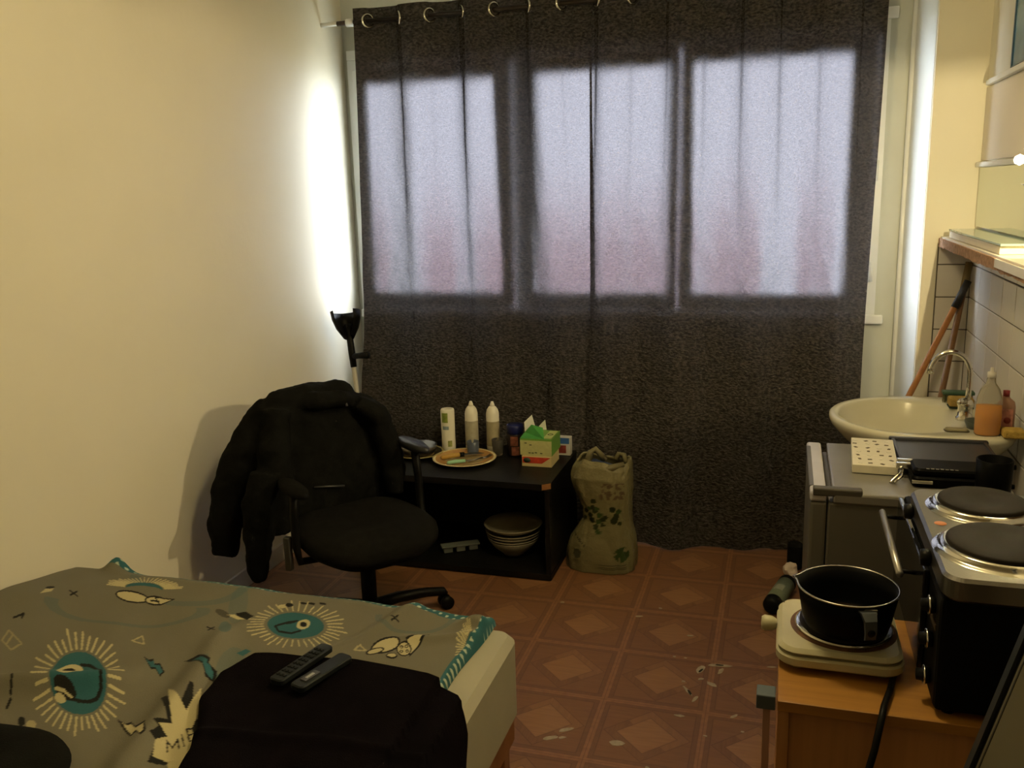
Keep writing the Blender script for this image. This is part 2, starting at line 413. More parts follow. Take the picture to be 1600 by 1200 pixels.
def pic_mat():
    m = bpy.data.materials.new('landscape_print'); m.use_nodes = True; nt = m.node_tree; n = nt.nodes; l = nt.links; b = n['Principled BSDF']
    tc = n.new('ShaderNodeTexCoord'); sp = n.new('ShaderNodeSeparateXYZ'); l.new(tc.outputs['Generated'], sp.inputs[0])
    ns = n.new('ShaderNodeTexNoise'); ns.inputs['Scale'].default_value = 6; l.new(tc.outputs['Generated'], ns.inputs[0])
    ad = n.new('ShaderNodeMath'); ad.operation = 'MULTIPLY_ADD'; ad.inputs[1].default_value = .35; l.new(ns.outputs['Fac'], ad.inputs[0]); l.new(sp.outputs[2], ad.inputs[2])
    r = n.new('ShaderNodeValToRGB'); e = r.color_ramp.elements
    e[0].position = .2; e[0].color = (*srgb('#3d6a86'), 1); e[1].position = 1.1; e[1].color = (*srgb('#b9b35a'), 1)
    for p, c in ((.45, '#5b8aa6'), (.62, '#7ea3b4'), (.8, '#4f7790')):
        q = e.new(p); q.color = (*srgb(c), 1)
    l.new(ad.outputs[0], r.inputs[0]); l.new(r.outputs[0], b.inputs['Base Color']); b.inputs['Roughness'].default_value = .25
    return m
MB().box((.744, 3.1, 2.058), (.7495, 3.70, 2.45)).build('print_sheet', pic_mat(), pc)
MB().box((.741, 3.70, 2.054), (.7495, 3.716, 2.46)).box((.741, 3.1, 2.050), (.7495, 3.716, 2.060)).build('border', mat('dark_blue_edge', '#24475c', .5), pc)

# ------------------------------------------------------------------ curtains
CUR = curtain_mat()
YC = 4.20; PER = .322; PH = -1.985
def make_curtain(name, label, xa, xb, seed, taper, back=0):
    base = Vector(((xa + xb) / 2, YC, 0))
    root = thing(name, label, 'curtain', base, 'dark curtains hung over the window')
    nx = int((xb - xa) / .0065); nzv = 210
    vs = np.zeros(((nx + 1) * (nzv + 1), 3)); k = 0
    ZT = 2.565
    for j in range(nzv + 1):
        t = j / nzv; z = ZT * (1 - t) + .006 * t
        for i in range(nx + 1):
            s = i / nx; x0 = xa + (xb - xa) * s
            ph = 2 * PI * (x0 - PH) / PER
            drift = smooth01(t * 1.3)
            ph2 = ph + drift * (1.7 * nz(x0 * 1.7, seed, t * .8) + .6 * nz(x0 * 5, seed + 5, t))
            amp = .040 * (1 - .25 * drift) * (1 + .45 * nz(x0 * 2.3, seed + 2, t * 1.2))
            w = math.sin(ph2); w = math.copysign(abs(w) ** (.62 + .45 * drift), w)
            y = YC - .004 + amp * w
            # small secondary creases and crumples
            y += .016 * drift * nz(x0 * 13, seed + 9, t * 1.5) + .006 * nz(x0 * 22, z * 9, seed) * drift
            y += .010 * drift * abs(nz(x0 * 8 + z * 1.4, z * 2.0, seed + 3))
            # hang a little forward near the floor
            fwd = smooth01((t - .55) / .45)
            # edge drifts
            x = x0
            if taper[0]: x += taper[0] * drift * max(0, 1 - s * 3)
            if taper[1]: x -= taper[1] * drift * max(0, (s - .66) * 3)
            forward = (.10 + .10 * smooth01((-.2 - x) / .5)) * fwd
            y -= forward - back * max(0, 1 - s * 6)
            if x < -.84 and z < .60: y = y + (max(y, 4.055 + .004 * math.sin(x0 * 40)) - y) * smooth01((-.84 - x) / .08) * smooth01((.60 - z) / .1)
            if t > .93 and x > -.84: 
                q = (t - .93) / .07
                y -= .05 * q * (1 + .8 * nz(x0 * 4, 3)); 
                zz = z + .012 * abs(nz(x0 * 7, 8)) * q
            else: zz = z
            if t < .02: zz += .004 * math.sin(ph)
            vs[k] = (x - base.x, min(y, 4.372) - base.y, zz); k += 1
    fs = []
    for j in range(nzv):
        for i in range(nx):
            a = j * (nx + 1) + i; fs.append((a, a + 1, a + nx + 2, a + nx + 1))
    me = bpy.data.meshes.new('cloth'); me.from_pydata(vs.tolist(), [], fs); me.polygons.foreach_set('use_smooth', [True] * len(fs))
    me.materials.append(CUR); o = bpy.data.objects.new('cloth', me); COL.objects.link(o); o.parent = root
    # eyelets where the cloth crosses the rod
    x = PH; k = 0
    while x < xb - .02:
        if x > xa:
            ax = (1, -.75 if k % 2 == 0 else .75, 0)
            MB().torus((x + .003, YC - .004, 2.505), .030, .006, ax, 24, 8).build('eyelet', chrome_m, root)
        x += PER / 2; k += 1
    return root
make_curtain('curtain', 'dark taupe embossed eyelet curtain hanging on the left, behind the low table', -2.045, -.885, 1.3, (-.05, 0))
make_curtain('curtain', 'dark taupe embossed eyelet curtain hanging on the right, beside the sink corner', -.900, .372, 6.1, (0, .03), .012)
rod = thing('curtain_rod', 'dark metal curtain rod running over the window through the eyelets', 'curtain rod', (-.85, YC, 2.505))
MB().cyl((-2.085, YC, 2.505), (.50, YC, 2.505), .0125, n=16).build('pole', mat('dark_metal', '#3a3330', .35, metal=.7), rod)
MB().cyl((-2.150, YC, 2.505), (-2.100, YC, 2.505), .012, n=14).build('end_cap', mat('dark_metal2', '#4a423c', .4, metal=.6), rod)
MB().cyl((-2.2385, YC, 2.505), (-2.151, YC, 2.505), .010, n=14).build('wall_mount', white_m, rod)
MB().cyl((-2.099, YC, 2.505), (-2.06, YC, 2.505), .019, n=14).build('bracket', white_m, rod)

# ------------------------------------------------------------------ low black table
tx0, tx1, ty0, ty1, tz = -1.90, -.935, 3.50, 4.03, .445
tb = thing('low_table', 'low black open-fronted table against the curtain, chipped at one corner', 'table', ((tx0 + tx1) / 2, 3.8, 0))
MB().prism([(tx0, ty0), (tx1 - .035, ty0), (tx1, ty0 + .03), (tx1, ty1), (tx0, ty1)], tz - .028, tz).build('tabletop', blackw_m, tb)
MB().prism([(tx1 - .034, ty0 + .001), (tx1 - .02, ty0 + .008), (tx1 - .001, ty0 + .028), (tx1 - .012, ty0 + .030), (tx1 - .03, ty0 + .012)], tz - .026, tz - .001).build('chipped_corner', mat('bare_chipboard', '#9a6a3c', .9, bump=.5, bscale=200, var=.2), tb, 'bare orange chipboard at the broken corner')
for x in (tx0 + .002, tx1 - .024): MB().box((x, ty0 + .004, .032), (x + .022, ty1 - .004, tz - .028), .001).build('side_panel', blackw_m, tb)
MB().box((tx0 + .0, ty0, .004), (tx1, ty1, .032), .002).build('bottom_panel', blackw_m, tb)
MB().box((tx0 + .024, ty1 - .016, .032), (tx1 - .024, ty1 - .006, tz - .028)).build('back_panel', blackw_m, tb)
Z = tz

# paper roll
def lat(prof, c, m, name, parent, n=32, **k): return MB().lathe(prof, c, n, **k).build(name, m, parent)
pr_ = thing('paper_roll', 'standing white paper roll with a green printed wrapper, left of the spray cans', 'paper roll', (-1.545, 3.90, Z))
lat([(0, .002), (.032, .002), (.034, .006), (.033, .07), (.0335, .14), (.034, .205), (.031, .212), (.014, .213), (.013, .195), (0, .195)], (-1.545, 3.90, Z), mat('roll_paper', (.72, .70, .58), .7, bump=.1), 'roll', pr_)
for (a0, a1, z0, z1, c, nm) in ((-2.1, -1.2, .15, .198, '#7c8c3a', 'green_patch'), (-2.0, -1.1, .115, .132, '#7d8f96', 'blue_lettering_band'), (-1.3, -.7, .03, .06, '#8a9250', 'green_patch')):
    mb = MB(); n_ = 10
    vs = [(-1.545 + .0352 * math.cos(a0 + (a1 - a0) * i / n_), 3.90 + .0352 * math.sin(a0 + (a1 - a0) * i / n_), Z + z) for z in (z0, z1) for i in range(n_ + 1)]
    mb.add(vs, [(i, i + 1, n_ + 2 + i, n_ + 1 + i) for i in range(n_)], True).build(nm, mat(nm + c, c, .6, var=.3, vscale=60), pr_)
# spray cans
def spray_can(x, y, label, tint):
    t = thing('spray_can', label, 'spray can', (x, y, Z), 'white spray cans on the low table')
    lat([(0, .001), (.030, .001), (.032, .005), (.0315, .190), (.030, .198), (.026, .212), (.018, .224), (.012, .228), (0, .228)], (x, y, Z), mat('can_white', (.74, .71, .60), .35, var=.03), 'can', t)
    lat([(.0322, .035), (.0323, .036), (.0321, .155), (.0319, .156)], (x, y, Z), mat('can_label_' + tint, tint, .45, var=.12, vscale=40), 'label_wrap', t)
    lat([(0, .227), (.012, .227), (.011, .236), (.007, .246), (.006, .250), (0, .251)], (x, y, Z), mat('nozzle_white', (.75, .72, .62), .4), 'nozzle', t)
    return t
spray_can(-1.430, 3.92, 'white spray can standing behind the blue tumbler', '#a39e8a')
spray_can(-1.325, 3.93, 'white spray can on the right, behind the clear glass', '#968d72')
tm = thing('blue_tumbler', 'small blue-grey plastic tumbler in front of the left spray can', 'tumbler', (-1.408, 3.865, Z))
lat([(0, .002), (.024, .002), (.027, .01), (.030, .066), (.0285, .067), (.025, .01), (0, .008)], (-1.408, 3.865, Z), mat('blue_plastic', '#5a6478', .3, trans=.3), 'cup', tm)
tg = thing('drinking_glass', 'small clear drinking glass in front of the right spray can', 'glass', (-1.285, 3.875, Z))
lat([(0, .002), (.022, .002), (.024, .01), (.029, .08), (.0275, .081), (.0225, .012), (0, .009)], (-1.285, 3.875, Z), mat('clear_glass', (.85, .8, .7), .05, trans=.95, ior=1.3), 'tumbler_wall', tg)
# chocolate jar
cj = thing('cocoa_jar', 'cocoa jar with dark blue lid and brown picture label', 'jar', (-1.205, 3.90, Z))
lat([(0, .001), (.036, .001), (.039, .006), (.039, .105), (.035, .115), (0, .115)], (-1.205, 3.90, Z), mat('jar_brown', '#20161a', .4), 'body', cj)
lat([(.036, .108), (.040, .110), (.040, .148), (.037, .152), (0, .152)], (-1.205, 3.90, Z), mat('jar_lid_blue', '#141a50', .4), 'lid', cj)
mb = MB()
for (a0, a1, z0, z1) in ((-1.9, -.95, .055, .10), (-1.75, -.8, .008, .05)):
    n_ = 8; vs = []
    for z in np.linspace(z0, z1, 5):
        for i in range(n_ + 1):
            a = a0 + (a1 - a0) * (i / n_); vs.append((-1.205 + .0397 * math.cos(a), 3.90 + .0397 * math.sin(a), Z + z))
    mb.add(vs, [(j * (n_ + 1) + i, j * (n_ + 1) + i + 1, (j + 1) * (n_ + 1) + i + 1, (j + 1) * (n_ + 1) + i) for j in range(4) for i in range(n_)], True)
mb.build('picture_label', mat('jar_picture', '#8a5240', .5, var=.5, vscale=45), cj)
# tea boxes
def boxm(x0, x1, y0, y1, z0, z1, rot=0):
    R = Matrix.Rotation(rot, 3, 'Z'); return MB().box((x0, y0, z0), (x1, y1, z1), .001, rot=R)
rb = thing('red_tea_box', 'red and cream tea box under the open green box', 'box', (-1.055, 3.80, Z))
boxm(-1.125, -.985, 3.735, 3.875, Z + .001, Z + .050).build('carton', mat('carton_cream', '#b8a878', .6), rb)
MB().box((-1.122, 3.7335, Z + .018), (-1.03, 3.7352, Z + .046)).build('red_panel', mat('red_print', '#b03a24', .5, var=.25, vscale=50), rb)
MB().add([(-1.03, 3.7340, Z + .018), (-.99, 3.7340, Z + .046), (-1.03, 3.7340, Z + .046)], [(0, 1, 2)]).build('red_panel', MATS['red_print'], rb)
MB().lathe([(0, 0), (.012, 0), (.012, .001), (0, .001)], (-1.10, 3.7335, Z + .031), 16, (0, -1, 0), sx=1.4).build('leaf_badge', mat('dark_green', '#2c4030', .5), rb)
gt = thing('green_tea_box', 'open green and pale yellow tea box with its lid flap up', 'box', (-1.055, 3.81, Z + .05))
z0 = Z + .051
boxm(-1.135, -.985, 3.745, 3.905, z0, z0 + .078).build('carton', mat('carton_green', '#5f8a34', .55, var=.15, vscale=20), gt)
MB().box((-1.134, 3.7432, z0 + .001), (-.986, 3.7448, z0 + .070)).build('front_panel', mat('pale_yellow_print', '#a9a772', .6, var=.08, vscale=60), gt)
for (x, z) in ((-1.108, .058), (-1.085, .050), (-1.075, .012), (-1.06, .014), (-1.035, .012), (-1.09, .012)):
    MB().box((x - .005, 3.7424, z0 + z - .002), (x + .006, 3.7434, z0 + z + .002)).build('printed_mark', mat('print_dark', '#2c3018', .6), gt)
MB().add([(-1.135, 3.745, z0 + .079), (-1.02, 3.745, z0 + .079), (-1.04, 3.80, z0 + .118), (-1.10, 3.82, z0 + .125), (-1.135, 3.83, z0 + .085)], [(0, 1, 2, 3, 4)]).build('lid_flap', mat('flap_green', '#3f8a38', .5, var=.1), gt)
MB().add([(-1.135, 3.83, z0 + .08), (-1.10, 3.90, z0 + .08), (-1.115, 3.885, z0 + .155), (-1.14, 3.84, z0 + .13)], [(0, 1, 2, 3)]).add([(-1.10, 3.90, z0 + .08), (-1.05, 3.903, z0 + .08), (-1.055, 3.90, z0 + .13), (-1.075, 3.90, z0 + .11)], [(0, 1, 2, 3)]).build('paper_liner', mat('liner', (.6, .6, .52), .7), gt)
MB().box((-1.03, 3.76, z0 + .0785), (-.992, 3.89, z0 + .0800)).build('pale_label', mat('label_pale', '#a8b070', .6), gt)
MB().torus((-1.011, 3.825, z0 + .0802), .012, .0016, (0, 0, 1), 16, 5).build('printed_mark', MATS['print_dark'], gt)
bb = thing('blue_white_box', 'small blue and white carton behind the green tea box', 'box', (-.965, 3.96, Z))
boxm(-1.02, -.945, 3.935, 3.975, Z + .001, Z + .088).build('carton', mat('carton_white', '#b0aca4', .55), bb)
MB().box((-1.018, 3.9335, Z + .058), (-.950, 3.9348, Z + .086)).build('blue_panel', mat('blue_print', '#2a5288', .5), bb)
MB().box((-1.01, 3.9335, Z + .012), (-.965, 3.9348, Z + .05)).build('red_panel', mat('dark_red_print', '#6e2a20', .5, var=.4, vscale=50), bb)

# plates
def plate(x, y, z, r, label, name='dinner_plate', rim='#c9b98c', centre='#a8804c', group=None, tilt=0):
    t = thing(name, label, 'plate', (x, y, z), group)
    lat([(0, .004), (r * .45, .004), (r * .60, .006), (r * .95, .020), (r, .022), (r, .0245), (r * .94, .024), (r * .60, .010), (r * .45, .008), (0, .008)], (x, y, z - .003), mat('plate_' + rim, rim, .25, var=.05), 'dish', t, n=56)
    lat([(r * .60, .0104), (r * .91, .0229)], (x, y, z - .0025), mat('glaze_' + centre, centre, .22, var=.12, vscale=15), 'glazed_band', t, n=56)
    lat([(0, .0085), (r * .45, .0085), (r * .60, .0106)], (x, y, z - .0025), mat('glaze_c' + centre, '#a08a5c', .25, var=.1, vscale=12), 'well', t, n=56)
    return t
plate(-1.412, 3.755, Z, .150, 'tan-banded plate holding a knife and cutlery on the low table')
zk = Z + .014
def knife(name, label, p0, p1, p2, hm, blade_w, hr=.010, coll=None):
    t = thing(name, label, 'knife', p0)
    p0, p1, p2 = map(Vector, (p0, p1, p2)); mid = p0.lerp(p1, .5)
    MB().tube([p0, p0.lerp(p1, .08), mid + Vector((0, 0, .002)), p1], [hr * .5, hr * .95, hr, hr * .8], 12).build('handle', hm, t)
    d = (p2 - p1).normalized(); w = Vector((-d.y, d.x, 0)) * blade_w; up = Vector((0, 0, .0012))
    b = [p1 - w * .5, p1 + w * .5, p1.lerp(p2, .75) + w * .5, p2 - w * .4, p1.lerp(p2, .5) - w * .6]
    MB().add([v - up for v in b] + [v + up for v in b], [(0, 1, 2, 3, 4), (5, 6, 7, 8, 9)] + [(i, (i + 1) % 5, 5 + (i + 1) % 5, 5 + i) for i in range(5)]).build('blade', steel_m, t)
    if coll: MB().cyl(p1 - d * .018, p1 + d * .004, hr * .95, n=12).build('collar', black_m, t)
    return t
knife('kitchen_knife', 'kitchen knife with yellow wooden handle and black collar on the plate', (-1.515, 3.715, zk + .008), (-1.425, 3.775, zk + .012), (-1.345, 3.835, zk + .008), mat('yellow_wood', '#b08a3c', .5), .026, .012, True)
knife('paring_knife', 'small knife with mint green handle on the plate', (-1.462, 3.655, zk + .004), (-1.388, 3.700, zk + .006), (-1.345, 3.735, zk + .003), mat('mint_plastic', '#8fc09a', .45), .014, .009)
fk = thing('fork', 'steel fork lying on the right side of the plate', 'fork', (-1.34, 3.73, zk))
MB().tube([(-1.375, 3.70, zk + .004), (-1.345, 3.735, zk + .006), (-1.325, 3.765, zk + .006)], [.003, .0035, .004], 8).build('handle', steel_m, fk)
for k in range(4):
    o = (k - 1.5) * .005
    MB().tube([(-1.325 + o, 3.762 - o * .7, zk + .006), (-1.312 + o, 3.79 - o * .7, zk + .003), (-1.300 + o, 3.815 - o * .7, zk + .008)], .0014, 6).build('tine', steel_m, fk)
plate(-1.66, 3.80, Z, .120, 'plate with gold rim under the steel pan at the left of the table', rim='#8f8454', centre='#3a3428')
pn = thing('frying_pan', 'small shiny steel pan on the gold-rimmed plate, half hidden by the chair arm', 'pan', (-1.665, 3.80, Z + .02))
MB().lathe([(0, 0), (.07, 0), (.086, .035), (.088, .035), (.072, -.003), (0, -.003)], (-1.66, 3.80, Z + .018), 36).build('bowl', steel_m, pn)
MB().tube([(-1.76, 3.79, Z + .03), (-1.80, 3.765, Z + .025), (-1.86, 3.745, Z + .022)], [.006, .008, .009], 10).build('handle', black_m, pn)
sp_ = thing('steel_skewer', 'thin shiny utensil lying on the table beside the chair back', 'utensil', (-1.80, 3.70, Z + .004))
MB().tube([(-1.86, 3.665, Z + .004), (-1.79, 3.71, Z + .004), (-1.755, 3.745, Z + .0045)], .003, 8).build('shaft', chrome_m, sp_)

# bowls and plates stacked on the bottom shelf
def bowl(z, r, h, label, nm='bowl'):
    t = thing(nm, label, 'bowl', (-1.165, 3.70, z), 'crockery stacked inside the low table')
    lat([(0, .001), (r * .42, .001), (r * .46, .008), (r * .8, h * .55), (r, h), (r * .985, h + .003), (r * .77, h * .6), (r * .4, .012), (0, .010)], (-1.165, 3.70, z), mat('crockery', (.30, .27, .19), .3, var=.08), 'dish', t, n=40)
bowl(.033, .118, .078, 'cream bowl at the bottom of the stack inside the table')
bowl(.080, .122, .042, 'cream bowl second from the bottom of the stack')
bowl(.098, .126, .040, 'cream bowl in the middle of the stack inside the table')
bowl(.112, .130, .040, 'cream bowl second from the top of the stack')
bowl(.135, .136, .045, 'wide cream bowl tilted on top of the stack', 'wide_bowl')
ps = thing('compartment_tray', 'grey plastic tray with three compartments on the table bottom shelf', 'tray', (-1.43, 3.66, .033))
R = Matrix.Rotation(.55, 3, 'Z')
gm = mat('grey_plastic', '#6a6e68', .5)
MB().box((-1.51, 3.645, .060), (-1.33, 3.695, .066), .001, rot=R).build('rim', gm, ps)
for k in range(3):
    c = Vector((-1.42, 3.67, 0)) + R @ Vector(((k - 1) * .060, 0, 0))
    MB().box((c.x - .021, c.y - .02, .034), (c.x + .021, c.y + .02, .061), .003, rot=R).build('compartment', gm, ps)

# ------------------------------------------------------------------ shopping bag
bgx, bgy = -.750, 3.745
bag = thing('shopping_bag', 'crumpled cream plastic shopping bag with green leaf print beside the table', 'bag', (bgx, bgy, 0))
nb, nr = 150, 130
prof = [(0, .140, .115, 0), (.06, .148, .118, 0), (.13, .140, .115, 0), (.18, .122, .108, .008), (.235, .104, .095, .020), (.30, .110, .10, .014), (.37, .126, .108, .004), (.43, .134, .108, -.004), (.475, .130, .090, -.004), (.500, .118, .070, 0)]
P = np.array(prof)
vs = []; cols = []
cream = np.array(srgb('#6e6748')); green = np.array(srgb('#20280f')); grn2 = np.array(srgb('#2c401c')); grey = np.array(srgb('#3c3b2c')); brn = np.array(srgb('#544633'))
dots = [(-.03 + dx, z, r) for dx, z, r in ((0, .305, .011), (.012, .29, .012), (-.03, .285, .011), (.03, .27, .012), (-.01, .268, .011), (.045, .25, .012), (.0, .245, .013), (.025, .238, .011), (-.035, .25, .009), (.06, .262, .010), (.015, .215, .012), (.005, .335, .012), (-.055, .29, .010), (.09, .30, .013), (.105, .27, .012), (.095, .245, .014), (.12, .235, .009), (.045, .225, .010), (-.06, .27, .008), (.10, .255, .014), (.115, .29, .010), (.025, .195, .011), (.02, .30, .010), (-.015, .30, .008))]
for j in range(nb + 1):
    t = j / nb
    if t <= .9: z = P[-1, 0] * t / .9; ins = 1.0
    else: q = (t - .9) / .1; z = P[-1, 0] - q * .10; ins = 1 - .10 - .06 * q
    a_ = np.interp(z, P[:, 0], P[:, 1]); b_ = np.interp(z, P[:, 0], P[:, 2]); ox = np.interp(z, P[:, 0], P[:, 3])
    for i in range(nr):
        a = 2 * PI * i / nr
        cx, sy = math.cos(a), math.sin(a)
        ex = math.copysign(abs(cx) ** .75, cx); ey = math.copysign(abs(sy) ** .75, sy)
        cr = .010 * nz(cx * 3 + 5, sy * 3, z * 9) + .007 * abs(nz(cx * 7, sy * 7 + 3, z * 22)) + .004 * nz(cx * 18, sy * 18, z * 40)
        # diagonal fold lines
        cr += .008 * abs(math.sin(6 * a + z * 14)) * (1 if z < .25 else .5)
        k = ins * (1 + cr * 5)
        x = bgx + ox + a_ * ex * k - (.02 * (1 - z / .2) if z < .2 else 0) * (1 if cx < 0 else -.2); y = bgy + b_ * ey * k
        zz = z + (.012 * math.sin(3 * a + 1) + .008 * nz(a * 3, 2)) * smooth01((z - .4) / .1)
        vs.append((x - bgx, y - bgy, max(zz, .002)))
        c = cream.copy(); X = x - bgx; front = sy < .25
        if front and t <= .9:
            for (dx, dz, r) in dots:
                if (X - dx) ** 2 + (z - dz) ** 2 * .9 < r * r: c = green if (dx * 977) % 1 > .25 else grn2
            if -.14 < X < -.06 and abs((z - .155) + (X + .1) * .9) < .006 and int(X * 260) % 3: c = grey
            if (X + .10) ** 2 + ((z - .085)) ** 2 < .02 ** 2: c = grey
            if (X - .10) ** 2 * 1.2 + (z - .095) ** 2 < .034 ** 2 and nz(X * 60, z * 40) > -.2: c = grn2
            if 0 < X < .12 and (abs(z - .035) < .0018 or abs(z - .025) < .0018 or abs(z - .045) < .0018): c = grey
            if .01 < X < .11 and .345 < z < .42 and nz(X * 55, z * 55, 3) > .02: c = brn
        cols.append((*c, 1))
fs = [(j * nr + i, j * nr + (i + 1) % nr, (j + 1) * nr + (i + 1) % nr, (j + 1) * nr + i) for j in range(nb) for i in range(nr)]
fs.append(tuple(range(nr))[::-1])
def vmesh(name, vs, fs, cols, m, parent, smooth=True):
    me = bpy.data.meshes.new(name); me.from_pydata(vs, [], fs); me.polygons.foreach_set('use_smooth', [smooth] * len(fs))
    at = me.color_attributes.new('print', 'FLOAT_COLOR', 'POINT'); at.data.foreach_set('color', np.array(cols, dtype=np.float32).ravel())
    me.materials.append(m); o = bpy.data.objects.new(name, me); COL.objects.link(o); o.parent = parent; return o
vmesh('sack', vs, fs, cols, vcol_mat('bag_plastic', .42, .5, 120), bag)
mbag = mat('bag_plain', '#6e6748', .45, bump=.3, bscale=60)
MB().tube([(bgx - .065, bgy - .03, .485), (bgx - .055, bgy - .01, .53), (bgx - .035, bgy + .0, .545), (bgx - .012, bgy + .01, .515), (bgx + .0, bgy + .03, .49)], [.016, .014, .012, .014, .016], 8).build('handle', mbag, bag)
MB().tube([(bgx + .05, bgy + .04, .488), (bgx + .062, bgy + .05, .512), (bgx + .085, bgy + .05, .510), (bgx + .098, bgy + .03, .48)], [.012, .012, .011, .012], 8).build('handle', mbag, bag)
MB().tube([(bgx - .06, bgy - .055, .475), (bgx + .0, bgy - .078, .470), (bgx + .05, bgy - .072, .482), (bgx + .10, bgy - .04, .492)], [.008, .013, .017, .012], 8).build('rolled_rim', mbag, bag)
bi = thing('blue_packet', 'dark blue packet sticking up inside the shopping bag', 'packet', (bgx - .02, bgy, .40))
MB().box((bgx - .075, bgy - .025, .30), (bgx + .045, bgy + .03, .482), .006, rot=Matrix.Rotation(.25, 3, 'Y')).build('wrapper', mat('blue_wrapper', '#26365a', .4, var=.4, vscale=40), bi)

# ------------------------------------------------------------------ office chair
cc = Vector((-1.525, 2.93, 0)); fd = Vector((.78, -.626, 0)); wd = Vector((.626, .78, 0))
ch = thing('office_chair', 'black office swivel chair at the low table with a jacket over its back', 'chair', cc)
def L(a, b, z): return cc + fd * a + wd * b + Vector((0, 0, z))
# seat cushion: superellipse rings with a waterfall front
def cushion(rows, cz, n=48, e=.72):
    rings = []
    for (sc, z) in rows:
        ring = []
        for k in range(n):
            a = 2 * PI * k / n; c, s = math.cos(a), math.sin(a)
            x = .262 * sc * math.copysign(abs(c) ** e, c); y = .262 * sc * math.copysign(abs(s) ** e, s)
            dz = -.028 * smooth01((x - .12) / .15) + .010 * smooth01((-x - .1) / .1)
            ring.append(L(x, y, cz + z + dz))
        rings.append(ring)
    return rings
MB().loft(cushion([(.80, 0), (.93, .006), (1, .03), (.985, .052), (.93, .068), (.80, .078), (.5, .080), (.2, .076)], .375), True, True).build('seat', fabric_bk, ch)
MB().loft(cushion([(.55, 0), (.82, .004), (.90, .018), (.80, .03)], .352), True, True).build('seat_pan', black_m, ch)
MB().cyl(L(0, 0, .10), L(0, 0, .26), .030, n=20).cyl(L(0, 0, .25), L(0, 0, .355), .018, n=16).build('gas_column', black_m, ch)
MB().box(L(0, 0, .335) - Vector((.07, .09, 0)), L(0, 0, .36) + Vector((.07, .09, 0)), .006, rot=Matrix.Rotation(.9, 3, 'Z')).tube([L(.0, .05, .335), L(.02, .18, .33), L(.03, .22, .325)], [.006, .006, .010], 8).build('tilt_mechanism', black_m, ch)
MB().lathe([(0, .06), (.045, .062), (.05, .075), (.042, .105), (.03, .12), (0, .12)], cc, 24).build('hub', black_m, ch)
a0 = math.atan2(3.185 - cc.y, -1.275 - cc.x)
for k in range(5):
    a = a0 + k * 2 * PI / 5; d = Vector((math.cos(a), math.sin(a), 0))
    lg = MB().tube([cc + d * .03 + Vector((0, 0, .095)), cc + d * .12 + Vector((0, 0, .100)), cc + d * .24 + Vector((0, 0, .090)), cc + d * .315 + Vector((0, 0, .076)), cc + d * .325 + Vector((0, 0, .062))], [.024, .023, .020, .018, .012], 12).build('leg', black_m, ch)
    p = cc + d * .325; s = Vector((-d.y, d.x, 0))
    MB().cyl(p + s * .006 + Vector((0, 0, .029)), p + s * .026 + Vector((0, 0, .029)), .027, n=20).cyl(p - s * .026 + Vector((0, 0, .029)), p - s * .006 + Vector((0, 0, .029)), .027, n=20).cyl(p + Vector((0, 0, .03)), p + Vector((0, 0, .07)), .008, n=10).build('caster', black_m, lg)
# backrest and its bar
rings = []
for (sx, d_) in ((.86, -.245), (1, -.255), (1, -.285), (.86, -.297)):
    ring = []
    for k in range(40):
        a = 2 * PI * k / 40; c, s = math.cos(a), math.sin(a)
        y = .215 * sx * math.copysign(abs(c) ** .6, c); z = .22 * sx * math.copysign(abs(s) ** .6, s)
        ring.append(L(d_ - .04 * (z + .2) + .25 * y * y, y, .675 + z))
    rings.append(ring)
MB().loft(rings, True, True).build('backrest', fabric_bk, ch)
MB().tube([L(-.10, 0, .350), L(-.24, 0, .355), L(-.30, 0, .42), L(-.31, 0, .60)], [.016, .018, .018, .016], 10).build('back_bar', black_m, ch)
for s in (-1, 1):
    q0 = -.09 if s > 0 else .0; zq = .045 if s > 0 else 0
    ar = MB().tube([L(.02 + q0 * .3, s * .17, .35), L(.02 + q0 * .6, s * .275, .36), L(.02 + q0, s * .285, .42), L(.015 + q0, s * .282, .55), L(.01 + q0, s * .275, .628 + zq)], [.013, .015, .016, .017, .018], 10).build('arm_support', black_m, ch)
    MB().loft([[L(.0 + q0 + .125 * math.cos(t) * q, s * .272 + .036 * math.sin(t) * q, z + zq) for t in [2 * PI * k / 24 for k in range(24)]] for q, z in ((.7, .622), (1, .630), (1, .645), (.8, .655))], True, True).build('arm_pad', mat('arm_pad_rubber', (.016, .017, .020), .4) if s > 0 else fabric_bk, ar)
MB().box(L(.0, -.31, .36) - Vector((.012, .012, .03)), L(.0, -.31, .40) + Vector((.012, .012, .06)), .003).build('arm_bracket', mat('grey_metal_bracket', (.09, .085, .075), .4, metal=.6), ch)

# jacket: joined folds of cloth over the backrest (remeshed to one skin)
jk = MB()
def blob(pts, r, n=16, sq=1.0): jk.tube(pts, r, n)
def slab(rows):
    rings = []
    for (z, a, hw, th, off) in rows:
        ring = []
        for k in range(36):
            t = 2 * PI * k / 36; c, s = math.cos(t), math.sin(t)
            ring.append(L(a + th * math.copysign(abs(s) ** .8, s), off + hw * math.copysign(abs(c) ** .7, c), z))
        rings.append(ring)
    jk.loft(rings, True)
slab([(.950, -.30, .10, .025, -.05), (.942, -.30, .155, .045, -.07), (.918, -.295, .185, .060, -.07), (.87, -.295, .220, .068, -.07), (.78, -.29, .245, .075, -.045), (.68, -.285, .258, .082, -.04), (.58, -.275, .25, .085, -.03), (.50, -.27, .235, .082, -.02), (.44, -.27, .22, .07, -.01)])
jk.tube([L(-.25, .10, .88), L(-.21, .17, .80), L(-.19, .215, .66), L(-.17, .22, .54), L(-.16, .215, .47)], [.04, .05, .055, .05, .035], 14)
